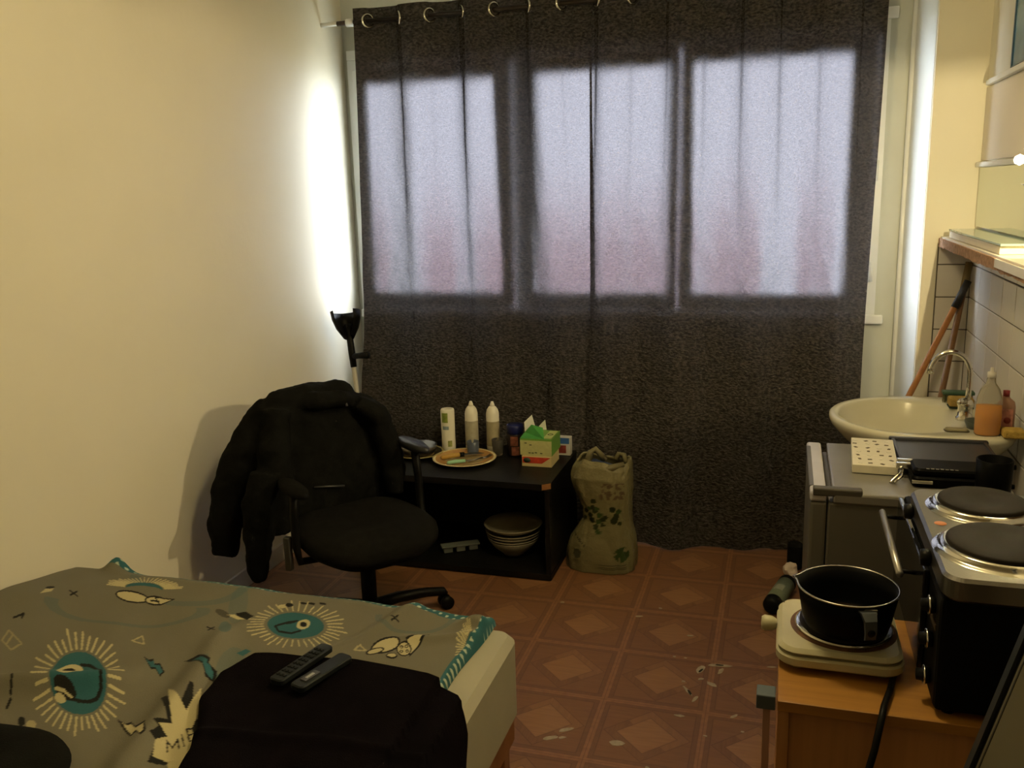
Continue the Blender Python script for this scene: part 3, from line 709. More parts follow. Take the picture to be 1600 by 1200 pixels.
jk.tube([L(-.25, -.22, .88), L(-.21, -.26, .74), L(-.20, -.27, .60), L(-.19, -.27, .47), L(-.18, -.26, .41)], [.05, .06, .065, .06, .04], 14)
# sleeves: left one by the wall, the other hanging almost to the floor
jk.tube([L(-.30, -.22, .885), (-1.935, 2.95, .83), (-1.99, 2.88, .71), (-2.035, 2.83, .57), (-2.06, 2.80, .43), (-2.066, 2.785, .315)], [.065, .080, .082, .078, .068, .046], 16)
jk.tube([(-1.86, 2.80, .66), (-1.872, 2.765, .55), (-1.882, 2.745, .43), (-1.885, 2.735, .31), (-1.885, 2.73, .245)], [.06, .068, .058, .040, .024], 16)
jk.tube([L(-.20, .09, .87), L(-.18, .17, .81), L(-.21, .215, .72)], [.035, .045, .035], 12)
# collar and hood roll
jk.tube([L(-.26, -.15, .885), L(-.215, -.07, .90), L(-.215, .03, .895), L(-.25, .11, .87)], [.03, .036, .036, .03], 12)
jt = thing('jacket', 'black padded jacket draped over the office chair back, sleeves hanging down', 'jacket', (-1.78, 3.05, .0))
shell = jk.build('jacket_shell', jacket_m, jt)
md = shell.modifiers.new('remesh', 'REMESH'); md.mode = 'VOXEL'; md.voxel_size = .008; md.use_smooth_shade = True
sm_ = shell.modifiers.new('smooth', 'SMOOTH'); sm_.iterations = 6; sm_.factor = .6
tx = bpy.data.textures.new('folds', 'CLOUDS'); tx.noise_scale = .085; tx.noise_depth = 3
dp = shell.modifiers.new('folds', 'DISPLACE'); dp.texture = tx; dp.strength = .028; dp.mid_level = .5
zm = mat('zip_metal', (.35, .35, .34), .3, metal=.8)
MB().tube([L(-.205, .035, .905), L(-.190, .038, .885), L(-.185, .040, .865)], [.004, .003, .005], 8).build('zip_pull', zm, jt)
MB().tube([L(-.205, -.235, .64), L(-.20, -.24, .61)], [.004, .005], 8).build('zip_pull', zm, jt)
MB().tube([L(-.19, -.12, .56), L(-.175, -.06, .555), L(-.172, .0, .545)], .005, 8).build('zip', mat('zip_dark', (.06, .06, .058), .4, metal=.5), jt)

# ------------------------------------------------------------------ crutches
def crutch(top, tip, face, label, shaft_m, grip=(1, -.25, .1)):
    top = Vector(top); tip = Vector(tip); d = (tip - top).normalized(); f = Vector(face).normalized()
    t = thing('crutch', label, 'crutch', tip)
    g = top + d * .235
    MB().tube([g, g + d * .16, tip + d * -.03], [.0125, .0125, .0105], 14).build('shaft', shaft_m, t)
    MB().tube([top + d * .07, top + d * .15, g - d * .02, g + d * .055], [.020, .017, .018, .016], 12).build('arm_bar', black_m, t)
    MB().cyl(tip - d * .04, tip, .012, .018, 14).build('rubber_foot', black_m, t)
    gd = (Vector(grip) - d * Vector(grip).dot(d)).normalized()
    MB().tube([g, g + gd * .04, g + gd * .105], [.016, .015, .018], 12).build('hand_grip', black_m, t)
    # open cuff
    s = d.cross(f).normalized(); rings = []
    for q, rr in ((0, .070), (.04, .066), (.085, .052), (.13, .024)):
        ring = []
        for k in range(19):
            a = math.radians(-135 + 270 * k / 18)
            ring.append(top + d * (q + .02 * math.cos(a)) + (-f * math.cos(a) + s * math.sin(a)) * rr + f * .03)
        rings.append(ring)
    o = MB().loft(rings, False, True, closed=False).build('cuff', black_m, t)
    o.modifiers.new('solid', 'SOLIDIFY').thickness = .005
    return t
crutch((-2.115, 4.02, 1.115), (-1.985, 3.93, .006), (.3, -1, 0), 'grey forearm crutch with black cuff leaning on the left wall by the window', mat('grey_tube', (.50, .48, .42), .4))

# ------------------------------------------------------------------ bed, duvet, throw, remotes
bd = thing('bed', 'low bed with cream fitted mattress in the near left corner', 'bed', (-1.45, 1.3, 0))
BX1 = -.690; BY1 = 2.215; BT = .46
mb = MB().rbox(-2.215, BX1, .35, BY1, .20, BT, .05, .02)
mt = mb.build('mattress', mat('cream_sheet', (.38, .36, .27), .85, bump=.15, bscale=14, var=.05, vscale=5), bd)
MB().box((-2.20, .37, .12), (BX1 - .015, BY1 - .02, .20), .005).build('bed_base', mat('pine_base', '#8a5a34', .6, var=.2, vscale=10), bd)
for x, y in ((-2.17, .42), (-2.17, BY1 - .08), (BX1 - .08, .42), (BX1 - .08, BY1 - .08)):
    MB().box((x, y, 0), (x + .05, y + .05, .12), .003).build('leg', MATS['pine_base'], bd)

HM = np.array([[1095.5946, 1150.2067, 250.1409], [-125.7389, 265.962, 1765.433], [-.2902, .9331, .253]])   # bed plane -> print sheet units
def duvet_h(x, y):
    """height of the quilt over the mattress"""
    h = .030
    h += .050 * smooth01((-1.86 - x) / .36) * smooth01((2.28 - y) / .35)           # puffed up against the wall
    h += .018 * nz(x * 2.6, y * 2.6, 1.1) + .010 * nz(x * 6, y * 6, 4)
    h += .030 * math.exp(-((x + 1.42 + .25 * (y - 1.8)) / .045) ** 2) * smooth01((2.05 - y) / .2) * .8   # long crease ridge
    h += .016 * math.exp(-((x + 1.10 - .3 * (y - 2)) / .03) ** 2) * smooth01((y - 1.85) / .1)
    h += .035 * math.exp(-((y - 1.60 - .35 * (x + 1.75)) / .05) ** 2) * smooth01((-1.5 - x) / .15)
    h += .050 * math.exp(-(((x + 2.09) / .035) ** 2 + ((y - 2.27) / .04) ** 2))     # bunched corner
    h += .035 * math.exp(-(((x + .80) / .05) ** 2 + ((y - 2.20) / .035) ** 2))
    h += .016 * math.exp(-((y - 2.13 - .30 * (x + .80)) / .022) ** 2) * smooth01((x + 1.02) / .1)
    return h
DX0_, DX1_, DY0, DY1 = -2.225, -.768, .95, 2.285
st = .0029
nxd = int((DX1_ - DX0_) / st); nyd = int((DY1 - DY0) / st)
gx = np.linspace(DX0_, DX1_, nxd + 1); gy = np.linspace(DY0, DY1, nyd + 1)
GX, GY = np.meshgrid(gx, gy)
# sample the height coarsely and interpolate
cx_ = np.linspace(DX0_, DX1_, 180); cy_ = np.linspace(DY0, DY1, 165)
HC = np.array([[duvet_h(a, b) for a in cx_] for b in cy_])
tmp = np.array([np.interp(gx, cx_, row) for row in HC]); HG = np.array([np.interp(gy, cy_, tmp[:, i]) for i in range(tmp.shape[1])]).T
# wavy outline, edge rolls down to the mattress
edge_y = DY1 - .012 + .010 * np.sin(gx * 9) + .006 * np.sin(gx * 31 + 1) - .045 * ((gx + 1.45) / .7) ** 2 * (gx > -1.45)
s_ = np.linspace(0, 1, nyd + 1)[:, None]
YG = DY0 + (edge_y[None, :] - DY0) * s_
edge_x = DX1_ + .008 * np.sin(gy * 12) 
XG = GX + (edge_x[:, None] - DX1_) * ((GX - DX0_) / (DX1_ - DX0_)) ** 6
dE = np.minimum(edge_y[None, :] - YG, (edge_x[:, None] - XG))
roll = np.clip(dE / .016, 0, 1); ZG = BT + HG * np.sqrt(1 - (1 - roll) ** 2) + .002
over = YG > BY1 - .01
ZG = ZG - np.clip((YG - (BY1 - .01)) / .08, 0, 1) ** 1.5 * .035
# ---- print on the cloth, in sheet units
wq = HM[2, 0] * XG + HM[2, 1] * YG + HM[2, 2]
PX = (HM[0, 0] * XG + HM[0, 1] * YG + HM[0, 2]) / wq; PY = (HM[1, 0] * XG + HM[1, 1] * YG + HM[1, 2]) / wq
base = np.array(srgb('#6c6858')); CR = np.array(srgb('#b3a981')); TE = np.array(srgb('#2b5a60')); BK = np.array(srgb('#15140f')); TL = np.array(srgb('#7d8a84'))
CC = np.tile(base, (*PX.shape, 1))
def put(mask, c, a=1.0): CC[mask] = CC[mask] * (1 - a) + np.array(c) * a
def ell(cx, cy, rx, ry, rot=0):
    c, s = math.cos(math.radians(rot)), math.sin(math.radians(rot)); X = PX - cx; Y_ = PY - cy
    return ((X * c + Y_ * s) / rx) ** 2 + ((-X * s + Y_ * c) / ry) ** 2 < 1
def poly(pts):
    m = np.zeros(PX.shape, bool); n = len(pts); j = n - 1
    for i in range(n):
        xi, yi = pts[i]; xj, yj = pts[j]
        if yi != yj:
            m ^= ((yi > PY) != (yj > PY)) & (PX < (xj - xi) * (PY - yi) / (yj - yi) + xi)
        j = i
    return m
def seg(x0, y0, x1, y1, w):
    dx, dy = x1 - x0, y1 - y0; t = np.clip(((PX - x0) * dx + (PY - y0) * dy) / (dx * dx + dy * dy), 0, 1)
    return (PX - x0 - t * dx) ** 2 + (PY - y0 - t * dy) ** 2 < w * w
def sline(pts, w, c):
    for a, b in zip(pts[:-1], pts[1:]): put(seg(*a, *b, w), c)
def sun(cx, cy, rx, ry, n, k0, k1, w, a0=0, a1=360):
    rnd = random.Random(int(cx))
    for i in range(n):
        a = math.radians(a0 + (a1 - a0) * i / n); q = k1 - rnd.random() * .28
        put(seg(cx + rx * k0 * math.cos(a), cy + ry * k0 * math.sin(a), cx + rx * q * math.cos(a), cy + ry * q * math.sin(a), w), CR)
    put(ell(cx, cy, rx, ry), TE)
# faint blue brush arcs
for (cx, cy, rx, ry) in ((200, 955, 120, 22), (300, 905, 90, 40), (380, 1040, 60, 30), (620, 1045, 110, 40), (650, 960, 60, 25)):
    e = ((PX - cx) / rx) ** 2 + ((PY - cy) / ry) ** 2
    put((e > .8) & (e < 1.15) & (PY > cy - ry * .2), TE, .30)
put(ell(372, 945, 14, 30, 15), TE, .25); put(ell(360, 1055, 22, 40, 20), TE, .28); put(ell(352, 985, 10, 14), TE, .5)
sun(124, 1070, 44, 49, 38, 1.1, 1.75, 1.7)
put(ell(110, 1056, 21, 13, -22), CR); put(ell(109, 1056, 10, 7, -15), BK)
sline([(128, 1042), (142, 1043), (154, 1052), (160, 1066), (159, 1082), (152, 1094), (140, 1099), (125, 1099), (112, 1096)], 2.6, BK)
put(ell(103, 1086, 18, 11, 25), BK); sline([(88, 1086), (100, 1087), (113, 1094)], 1.6, CR); put(ell(95, 1096, 9, 6, 20), CR)
sun(462, 978, 44, 22, 38, 1.15, 1.85, 1.0)
put(ell(474, 975, 11, 8, -25), CR); put(ell(474, 975, 5.5, 4.5), BK)
sline([(452, 972), (430, 981), (436, 989), (455, 991), (470, 986)], 1.6, BK); put(ell(455, 972, 12, 2.2, -18), BK)
sun(226, 922, 28, 8, 26, 1.1, 2.2, .8, 180, 360); put(ell(226, 928, 34, 9), base)
sun(742, 1018, 16, 22, 22, 1.1, 2.0, .9, 120, 260)
# outlined cartoon-free shapes: pods, cones, bolts
for (cx, cy, rx, ry, r) in ((207, 935, 26, 8, 4), (242, 938, 16, 7, 0)):
    put(ell(cx, cy, rx, ry, r), BK); put(ell(cx, cy, rx - 2.5, ry - 2.2, r), CR)
put(poly([(240, 932), (274, 936), (250, 945)]), BK); put(poly([(244, 934), (268, 937), (250, 943)]), CR); put(seg(236, 938, 248, 939, 1.2), BK)
put(ell(602, 1005, 24, 14, -20), BK); put(ell(602, 1005, 21, 11, -20), CR); put(ell(586, 1015, 15, 6, -15), BK); put(ell(586, 1015, 12, 4, -15), CR)
put(poly([(634, 996), (672, 988), (640, 1025)]), BK); put(poly([(636, 999), (664, 992), (641, 1020)]), CR)
put(ell(631, 1012, 12, 12), BK); put(ell(631, 1012, 10, 10), CR)
for a, b in ((627, 1008), (635, 1007), (627, 1016), (636, 1015)): put(ell(a, b, 3, 2.6), BK); put(ell(a, b, 1.5, 1.2), CR)
put(ell(612, 1024, 9, 5), BK); put(ell(612, 1023, 7, 3), CR)
put(poly([(224, 1026), (232, 1032), (240, 1030), (240, 1037), (250, 1036), (257, 1048), (250, 1055), (243, 1045), (236, 1046), (230, 1036)]), BK)
put(poly([(228, 1030), (234, 1035), (240, 1033), (242, 1039), (250, 1039), (254, 1048), (249, 1052), (243, 1042), (236, 1043), (231, 1036)]), TE)
put(poly([(288, 1034), (312, 1031), (330, 1040), (327, 1048), (340, 1056), (336, 1072), (322, 1066), (318, 1050), (308, 1042)]), BK)
put(poly([(300, 1037), (314, 1036), (326, 1043), (324, 1050), (335, 1058), (332, 1068), (323, 1062), (318, 1047), (308, 1040)]), TE)
put(poly([(183, 1124), (196, 1134), (206, 1132), (212, 1142), (228, 1138), (230, 1160), (222, 1166), (214, 1158), (206, 1165), (196, 1150)]), BK)
put(poly([(191, 1131), (198, 1137), (206, 1137), (213, 1147), (226, 1143), (226, 1158), (220, 1162), (214, 1152), (207, 1160), (199, 1147)]), CR)
put(poly([(368, 956), (384, 953), (396, 960), (386, 967), (372, 962)]), BK); put(poly([(352, 959), (366, 958), (384, 966), (372, 966)]), CR)
put(ell(348, 958, 12, 5, 20), BK, .6); put(ell(441, 946, 6, 3), CR); put(ell(452, 944, 6, 3), BK)
for x in (470, 483, 500): put(seg(x, 941, x + 8, 942, 1.3), BK)
# star burst with two letters
put(poly([(252, 1096), (262, 1098), (268, 1112), (276, 1100), (284, 1110), (298, 1078), (304, 1080), (300, 1130), (322, 1120), (300, 1160), (310, 1200), (232, 1200), (246, 1170), (236, 1160), (250, 1150), (240, 1140), (264, 1138)]), BK)
put(poly([(263, 1080), (278, 1098), (292, 1118), (302, 1100), (315, 1082), (316, 1105), (300, 1140), (306, 1160), (290, 1186), (286, 1215), (262, 1215), (262, 1195), (240, 1190), (244, 1168), (262, 1158), (250, 1146), (270, 1140)]), CR)
for q in ([(262, 1180), (262, 1164), (270, 1172), (278, 1158), (280, 1172)], [(284, 1150), (288, 1168)], [(300, 1140), (292, 1142), (296, 1160), (304, 1156)], [(294, 1150), (301, 1148)]): sline(q, 1.1, BK)
put(poly([(320, 1046), (330, 1050), (333, 1060), (322, 1056)]), TE)
# thin triangles, crosses, diamonds, dashes
for t_ in ([(206, 999), (222, 990), (225, 1004)], [(553, 1013), (563, 1005), (572, 1013)]): sline(t_ + [t_[0]], 1.1, CR * .8)
sline([(5, 1012), (16, 998), (35, 1013), (18, 1022), (5, 1012)], 1.2, CR * .6); sline([(12, 1016), (22, 1003)], 1.2, CR * .6)
for x, y in ((117, 940), (330, 985), (617, 967)): sline([(x - 6, y - 3), (x + 6, y + 3)], 1.0, BK); sline([(x - 5, y + 3), (x + 5, y - 3)], 1.0, BK)
sline([(24, 981), (40, 974), (36, 980)], 1.2, BK); sline([(18, 1090), (22, 1072)], 2, BK); sline([(11, 1108), (17, 1096)], 2, BK)
put(poly([(76, 938), (88, 934), (84, 942), (66, 948)]), CR); put(ell(81, 936, 7, 2.2, -15), BK); put(ell(49, 1136, 8, 8), CR * .8); put(ell(34, 1130, 6, 8), BK)
put(poly([(370, 1025), (385, 1018), (393, 1022), (380, 1030)]), TE)
put(poly([(692, 1055), (706, 1046), (712, 1050), (700, 1058)]), CR); put(seg(692, 1056, 708, 1044, 1.2), BK)
# teal dotted piping along the hem
dF = edge_y[None, :] - YG; dS = edge_x[:, None] - XG
hem = (dF < .042) | (dS < .017)
put(hem, TE)
uu = (XG / .024); vv = (YG / .024); arr = ((uu % 1 - .5) ** 2 + ((vv + .5 * (np.floor(uu) % 2)) % 1 - .5) ** 2) < .055
put(hem & arr, np.array(srgb('#a9b3a0')))
vsd = np.stack([XG, YG, ZG], -1).reshape(-1, 3)
nw = nxd + 1
ii, jj = np.meshgrid(np.arange(nyd), np.arange(nxd), indexing='ij'); A = (ii * nw + jj).ravel()
fd_ = np.stack([A, A + 1, A + nw + 1, A + nw], 1)
def npmesh(name, V, Fq, m, parent, cols=None, base=Vector((0, 0, 0))):
    me = bpy.data.meshes.new(name); V = V - np.array(base)
    me.vertices.add(len(V)); me.vertices.foreach_set('co', V.astype(np.float32).ravel())
    me.loops.add(Fq.size); me.loops.foreach_set('vertex_index', Fq.astype(np.int32).ravel())
    me.polygons.add(len(Fq)); me.polygons.foreach_set('loop_start', np.arange(0, Fq.size, 4, dtype=np.int32))
    me.polygons.foreach_set('use_smooth', np.ones(len(Fq), bool)); me.update(calc_edges=True)
    if cols is not None:
        at = me.color_attributes.new('print', 'FLOAT_COLOR', 'POINT'); at.data.foreach_set('color', np.c_[cols.reshape(-1, 3), np.ones(len(V))].astype(np.float32).ravel())
    me.materials.append(m); o = bpy.data.objects.new(name, me); COL.objects.link(o)
    if parent: o.parent = parent
    return o
dv = npmesh('duvet', vsd, fd_, vcol_mat('duvet_cotton', .85, .25, 260), None, CC)
tag(dv, 'grey duvet printed with teal sun faces and white shapes, spread on the bed', 'duvet')

# black throw over the duvet
def zsurf(x, y):
    if x > BX1 + .012: return None
    h = duvet_h(x, y) if x < -.77 else .012
    return BT + h + .012
Lp = [(-1.29, 1.80), (-1.33, 1.72), (-1.31, 1.61), (-1.25, 1.52), (-1.20, 1.42), (-1.17, 1.30), (-1.17, 1.1), (-1.17, .9)]
Rp = [(-.82, 1.835), (-.715, 1.79), (-.668, 1.73), (-.640, 1.66), (-.630, 1.55), (-.625, 1.40), (-.625, 1.1), (-.625, .9)]
nv_, nu_ = 150, 130
LpA = np.array(Lp); RpA = np.array(Rp); tt = np.linspace(0, 1, len(Lp)); tv = np.linspace(0, 1, nv_ + 1) ** 1.15
Lx, Ly = np.interp(tv, tt, LpA[:, 0]), np.interp(tv, tt, LpA[:, 1]); Rx, Ry = np.interp(tv, tt, RpA[:, 0]), np.interp(tv, tt, RpA[:, 1])
V = np.zeros((nv_ + 1, nu_ + 1, 3))
for j in range(nv_ + 1):
    for i in range(nu_ + 1):
        s = i / nu_; x = Lx[j] + (Rx[j] - Lx[j]) * s; y = Ly[j] + (Ry[j] - Ly[j]) * s
        y += .035 * math.sin(PI * s) * (1 - tv[j]) ** 6
        e = min(min(s, 1.0) * .6, tv[j] * 2.2)
        lift = .022 * math.sqrt(max(0, 1 - (1 - min(1, e / .03)) ** 2)) + .004 * nz(x * 9, y * 9, 2)
        lift += .010 * math.exp(-((y - 1.50 - .12 * (x + 1)) / .018) ** 2)
        bx = BX1 - .008
        if x <= bx: z = (zsurf(x, y) or BT) + lift - .010 * (x > -.80) * 0
        else:
            q = min(1, (x - bx) / (.062)); z = BT + .028 - .30 * q ** 1.6 * smooth01((1.86 - y) / .2) ; x = min(x, BX1 + .012 + .012 * q)
            z = max(z, .20)
        V[j, i] = (x, y, z)
nw = nu_ + 1; ii, jj = np.meshgrid(np.arange(nv_), np.arange(nu_), indexing='ij'); A = (ii * nw + jj).ravel()
th = npmesh('throw_blanket', V.reshape(-1, 3), np.stack([A, A + nw, A + nw + 1, A + 1], 1), mat('throw_fleece', (.0035, .0024, .0032), .95, bump=.4, bscale=350, var=.3, vscale=20, spec=.04), None)
th.modifiers.new('solid', 'SOLIDIFY').thickness = .006
tag(th, 'black-purple fleece throw lying over the duvet, remotes on it', 'blanket')
# dark cloth at the near left corner of the bed
nvc = 50; V = np.zeros((nvc + 1, nvc + 1, 3))
for j in range(nvc + 1):
    for i in range(nvc + 1):
        a = 2 * PI * i / nvc; r = .30 * (j / nvc); x = -1.62 + r * 1.0 * math.cos(a) * .8; y = 1.20 + r * .72 * math.sin(a) + .02 * nz(a, 3)
        V[j, i] = (x, y, BT + duvet_h(x, y) + .012 + .05 * math.sqrt(max(0, 1 - (j / nvc) ** 2)) + .008 * nz(x * 9, y * 9, 7))
nw = nvc + 1; ii, jj = np.meshgrid(np.arange(nvc), np.arange(nvc), indexing='ij'); A = (ii * nw + jj).ravel()
dc = npmesh('dark_garment', V.reshape(-1, 3), np.stack([A, A + nw, A + nw + 1, A + 1], 1), jacket_m, None)
tag(dc, 'black crumpled garment on the duvet at the near left of the bed', 'clothing')
# remotes
def remote(p_far, p_near, w, label, name, extra):
    a = Vector(p_far); b = Vector(p_near); d = (a - b).normalized(); up = Vector((0, 0, 1)); up = (up - d * up.dot(d)).normalized(); s = d.cross(up)
    t = thing(name, label, 'remote control', (a + b) / 2); L_ = (a - b).length
    Mx = Matrix((( s.x, d.x, up.x, b.x), (s.y, d.y, up.y, b.y), (s.z, d.z, up.z, b.z), (0, 0, 0, 1)))
    q = MB().rbox(-w / 2, w / 2, 0, L_, 0, .016, min(w * .35, .012), .003)
    q.v = [tuple(Mx @ Vector(v)) for v in q.v]; q.build('shell', mat('remote_black', (.010, .0125, .013), .45, spec=.2, var=.15), t)
    for (nm, x0, x1, y0, y1, m) in extra:
        q = MB().box((x0, y0 * L_, .0155), (x1, y1 * L_, .0185), .0008); q.v = [tuple(Mx @ Vector(v)) for v in q.v]; q.build(nm, m, t)
    return t
keys = [('key', -.014 + .0105 * c, -.007 + .0105 * c, .10 + .10 * r_k, .145 + .10 * r_k, mat('key_rubber', (.006, .007, .007), .5, spec=.2)) for r_k in range(8) for c in range(3)]
zr = BT + .072
remote((-1.100, 1.865, zr), (-1.140, 1.675, zr + .002), .042, 'flat black remote control on the throw, the one further left', 'remote_control', keys)
remote((-1.030, 1.835, zr - .002), (-1.078, 1.665, zr + .0), .044, 'black remote control with small silver display, the one on the right', 'remote_control',
       [('battery_window', -.010, .010, .14, .42, mat('dark_display', (.03, .028, .025), .3)), ('silver_badge', -.006, .004, .20, .36, mat('silver_print', (.45, .43, .38), .35, metal=.4))])

# ------------------------------------------------------------------ sink and what stands on it
sk = thing('wash_basin', 'cream ceramic wash basin on the right wall in the corner', 'sink', (.5, 3.28, 0))
def outline(a, b, cx, cy, z, e=4.5, n=72):
    ring = []
    for k in range(n):
        t = 2 * PI * k / n; c, s = math.cos(t), math.sin(t)
        if c < 0: x, y = a * c, b * s
        else: x = (.7415 - cx) * c ** (2 / e) * (a / .30); y = b * math.copysign(abs(s) ** (2 / 3.2), s)
        ring.append((min(cx + x, .7415), cy + y, z))
    return ring
def oval(a, b, cx, cy, z, n=72): return [(cx + a * math.cos(2 * PI * k / n), cy + b * math.sin(2 * PI * k / n), z) for k in range(n)]
SY = 3.285
rings = [oval(.05, .05, .46, SY, .665), oval(.12, .14, .47, SY, .68), outline(.20, .22, .47, SY, .74), outline(.262, .265, .47, SY, .80), outline(.296, .292, .47, SY, .838), outline(.303, .300, .47, SY, .855), outline(.303, .300, .47, SY, .868), outline(.296, .293, .47, SY, .874),
         oval(.212, .243, .405, SY, .872), oval(.205, .235, .405, SY, .862), oval(.185, .215, .405, SY, .82), oval(.14, .165, .41, SY, .775), oval(.07, .08, .43, SY, .752), oval(.022, .022, .44, SY, .748)]
MB().loft(rings, True, True).build('basin', ceram_m, sk)
MB().lathe([(.13, 0), (.12, .02), (.085, .1), (.075, .4), (.095, .66), (.12, .70)], (.56, SY, 0), 32, sy=.8).build('pedestal', ceram_m, sk)
MB().lathe([(0, .7505), (.018, .7505), (.020, .7485)], (.44, SY, 0), 20).build('drain', chrome_m, sk)
fc = thing('tap', 'chrome swan-neck mixer tap at the back of the basin', 'tap', (.60, 3.27, .873))
MB().lathe([(0, 0), (.028, 0), (.029, .008), (.024, .012), (.023, .045), (.026, .055), (.020, .068), (0, .070)], (.60, 3.25, .873), 24).build('tap_body', chrome_m, fc)
pts = [(.606, 3.255, .93), (.608, 3.255, .99)]
for k in range(13):
    a = PI * k / 12 * .92; pts.append((.608 - .062 + .062 * math.cos(a), 3.255 - .0 * k, 1.03 + .075 * math.sin(a)))
pts.append((pts[-1][0] - .001, 3.255, pts[-1][2] - .02))
MB().tube(pts, [.009] * (len(pts) - 1) + [.012], 14).build('spout', chrome_m, fc)
MB().tube([(.595, 3.245, .938), (.575, 3.20, .948), (.565, 3.165, .952)], [.013, .009, .007], 12).build('lever', chrome_m, fc)
# soap dish and sponges
sdh = thing('soap_dish', 'grey soap dish on the basin ledge in front of the tap', 'dish', (.615, 3.13, .873))
MB().lathe([(0, 0), (.030, 0), (.038, .022), (.036, .024), (.026, .006), (0, .005)], (.618, 3.14, .874), 24, sy=1.2).build('dish', mat('grey_dish', '#4c5148', .4), sdh)
spg = thing('sponge', 'yellow sponge with dark scouring side at the far end of the basin', 'sponge', (.60, 3.42, .873))
MB().box((.575, 3.395, .881), (.655, 3.45, .912), .006).build('foam', mat('yellow_foam', '#a88c4c', .95, bump=.5, bscale=200, var=.15, vscale=60), spg)
MB().box((.575, 3.395, .874), (.655, 3.45, .8815), .003).build('scouring_pad', mat('green_pad', '#2e3a2a', .95, bump=.5, bscale=300), spg)
sp2 = thing('sponge', 'pale yellow sponge on the near corner of the basin behind the orange bottle', 'sponge', (.69, 3.05, .873))
MB().box((.672, 3.015, .874), (.735, 3.075, .900), .006).build('foam', mat('pale_foam', '#b89a4c', .95, bump=.5, bscale=200, var=.15, vscale=60), sp2)
rz = thing('soap_bar', 'thin used soap bar lying on the basin ledge', 'soap', (.545, 3.09, .873))
MB().rbox(.515, .585, 3.075, 3.105, .874, .883, .012, .003).build('bar', mat('soap', '#8c8468', .5), rz)
MB().rbox(.512, .588, 3.072, 3.108, .8735, .8765, .012, .001).build('slimy_base', mat('soap_dark', '#4a4434', .4), rz)
# clear bottle with orange soap
def oval_prof(prof, c, sx, m, name, parent, n=36): return MB().lathe(prof, c, n, sx=1, sy=sx).build(name, m, parent)
sb = thing('soap_bottle', 'clear soap bottle half full of orange liquid on the basin edge', 'bottle', (.625, 3.06, .873))
glassy = mat('clear_plastic', (.82, .78, .66), .12, trans=.85, ior=1.08, var=.02)
c0 = (.632, 3.055, .874)
oval_prof([(0, 0), (.034, 0), (.038, .006), (.039, .06), (.037, .12), (.028, .150), (.014, .170), (.012, .19), (0, .19)], c0, .62, glassy, 'bottle_wall', sb)
oval_prof([(0, .002), (.032, .002), (.0365, .008), (.0375, .06), (.036, .098), (0, .098)], c0, .60, mat('orange_liquid', '#e8980e', .2, trans=.1, ior=1.2), 'liquid', sb)
oval_prof([(.013, .188), (.014, .19), (.013, .205), (.006, .207), (.005, .22), (0, .22)], c0, 1, mat('clear_cap', (.75, .72, .64), .25, trans=.3), 'cap', sb)
sb2 = thing('label_bottle', 'clear bottle with pink and red label standing next to the orange soap', 'bottle', (.69, 3.03, .873))
c1 = (.688, 3.10, .874)
oval_prof([(0, 0), (.026, 0), (.030, .006), (.030, .085), (.026, .102), (.012, .114), (.010, .122), (0, .122)], c1, .6, mat('pink_soap', '#b08a78', .3, trans=.2), 'bottle_wall', sb2)
MB().box((.664, 3.0795, .895), (.708, 3.0815, .955), .0005).build('label_sheet', mat('pink_label', '#b47c70', .5, var=.3, vscale=60), sb2)
MB().lathe([(0, 0), (.010, 0), (.010, .0015), (0, .0015)], (.692, 3.0795, .918), 16, (0, -1, 0)).build('red_emblem', mat('label_red', '#8c3c38', .5), sb2)
oval_prof([(0, .120), (.010, .120), (.010, .138), (0, .138)], c1, 1, mat('red_cap', '#8a3030', .4), 'cap', sb2)
gb_ = thing('dish_brush', 'green scrubbing brush head resting by the corner behind the tap', 'brush', (.63, 3.50, .873))
MB().box((.565, 3.480, .905), (.672, 3.520, .918), .004).build('brush_back', mat('green_plastic', '#3c5844', .5), gb_)
mbb = MB(); rnd = random.Random(3)
for k in range(120):
    x = .570 + .097 * rnd.random(); y = 3.484 + .032 * rnd.random(); mbb.cyl((x, y, .906), (x + rnd.uniform(-.004, .004), y, .876), .0012, n=4, smooth=False)
o = mbb.build('bristles', mat('bristle', '#6a6a4a', .8), gb_); o['kind'] = 'stuff'
# brooms
def broom(p0, p1, label, wood, grip, head):
    t = thing('broom', label, 'broom', (p0[0], p0[1], 0), 'brooms leaning in the tiled corner')
    p0 = Vector(p0); p1 = Vector(p1); d = (p1 - p0).normalized()
    MB().cyl(p0 + d * .06, p1 - d * .12, .0125, n=14).build('stick', wood, t)
    MB().cyl(p1 - d * .12, p1, .015, .0145, n=14).build('grip', grip, t)
    MB().box((p0.x - .09, p0.y - .022, .055), (p0.x + .09, p0.y + .022, .085), .008).build('broom_head', head, t)
    q = MB(); rn = random.Random(5)
    for k in range(150):
        x = p0.x - .085 + .17 * rn.random(); y = p0.y - .02 + .04 * rn.random(); q.cyl((x, y, .058), (x + rn.uniform(-.01, .01), y + rn.uniform(-.008, .008), .003), .0012, n=4, smooth=False)
    b = q.build('bristles', MATS['bristle'], t); b['kind'] = 'stuff'
wood_a = mat('orange_wood', '#a06a34', .6, var=.15, vscale=30); wood_b = mat('dark_wood', '#70502c', .6, var=.15, vscale=30)
broom((.20, 3.90, .03), (.722, 4.06, 1.262), 'wooden broom with a black rubber grip, slanting across the corner', wood_a, mat('rubber_grip', (.018, .018, .018), .6), black_m)
broom((.53, 3.88, .03), (.728, 4.10, 1.335), 'darker wooden broom standing more upright behind the other', wood_b, mat('worn_wood', '#7c6a44', .6), mat('green_head', '#3c5844', .5))

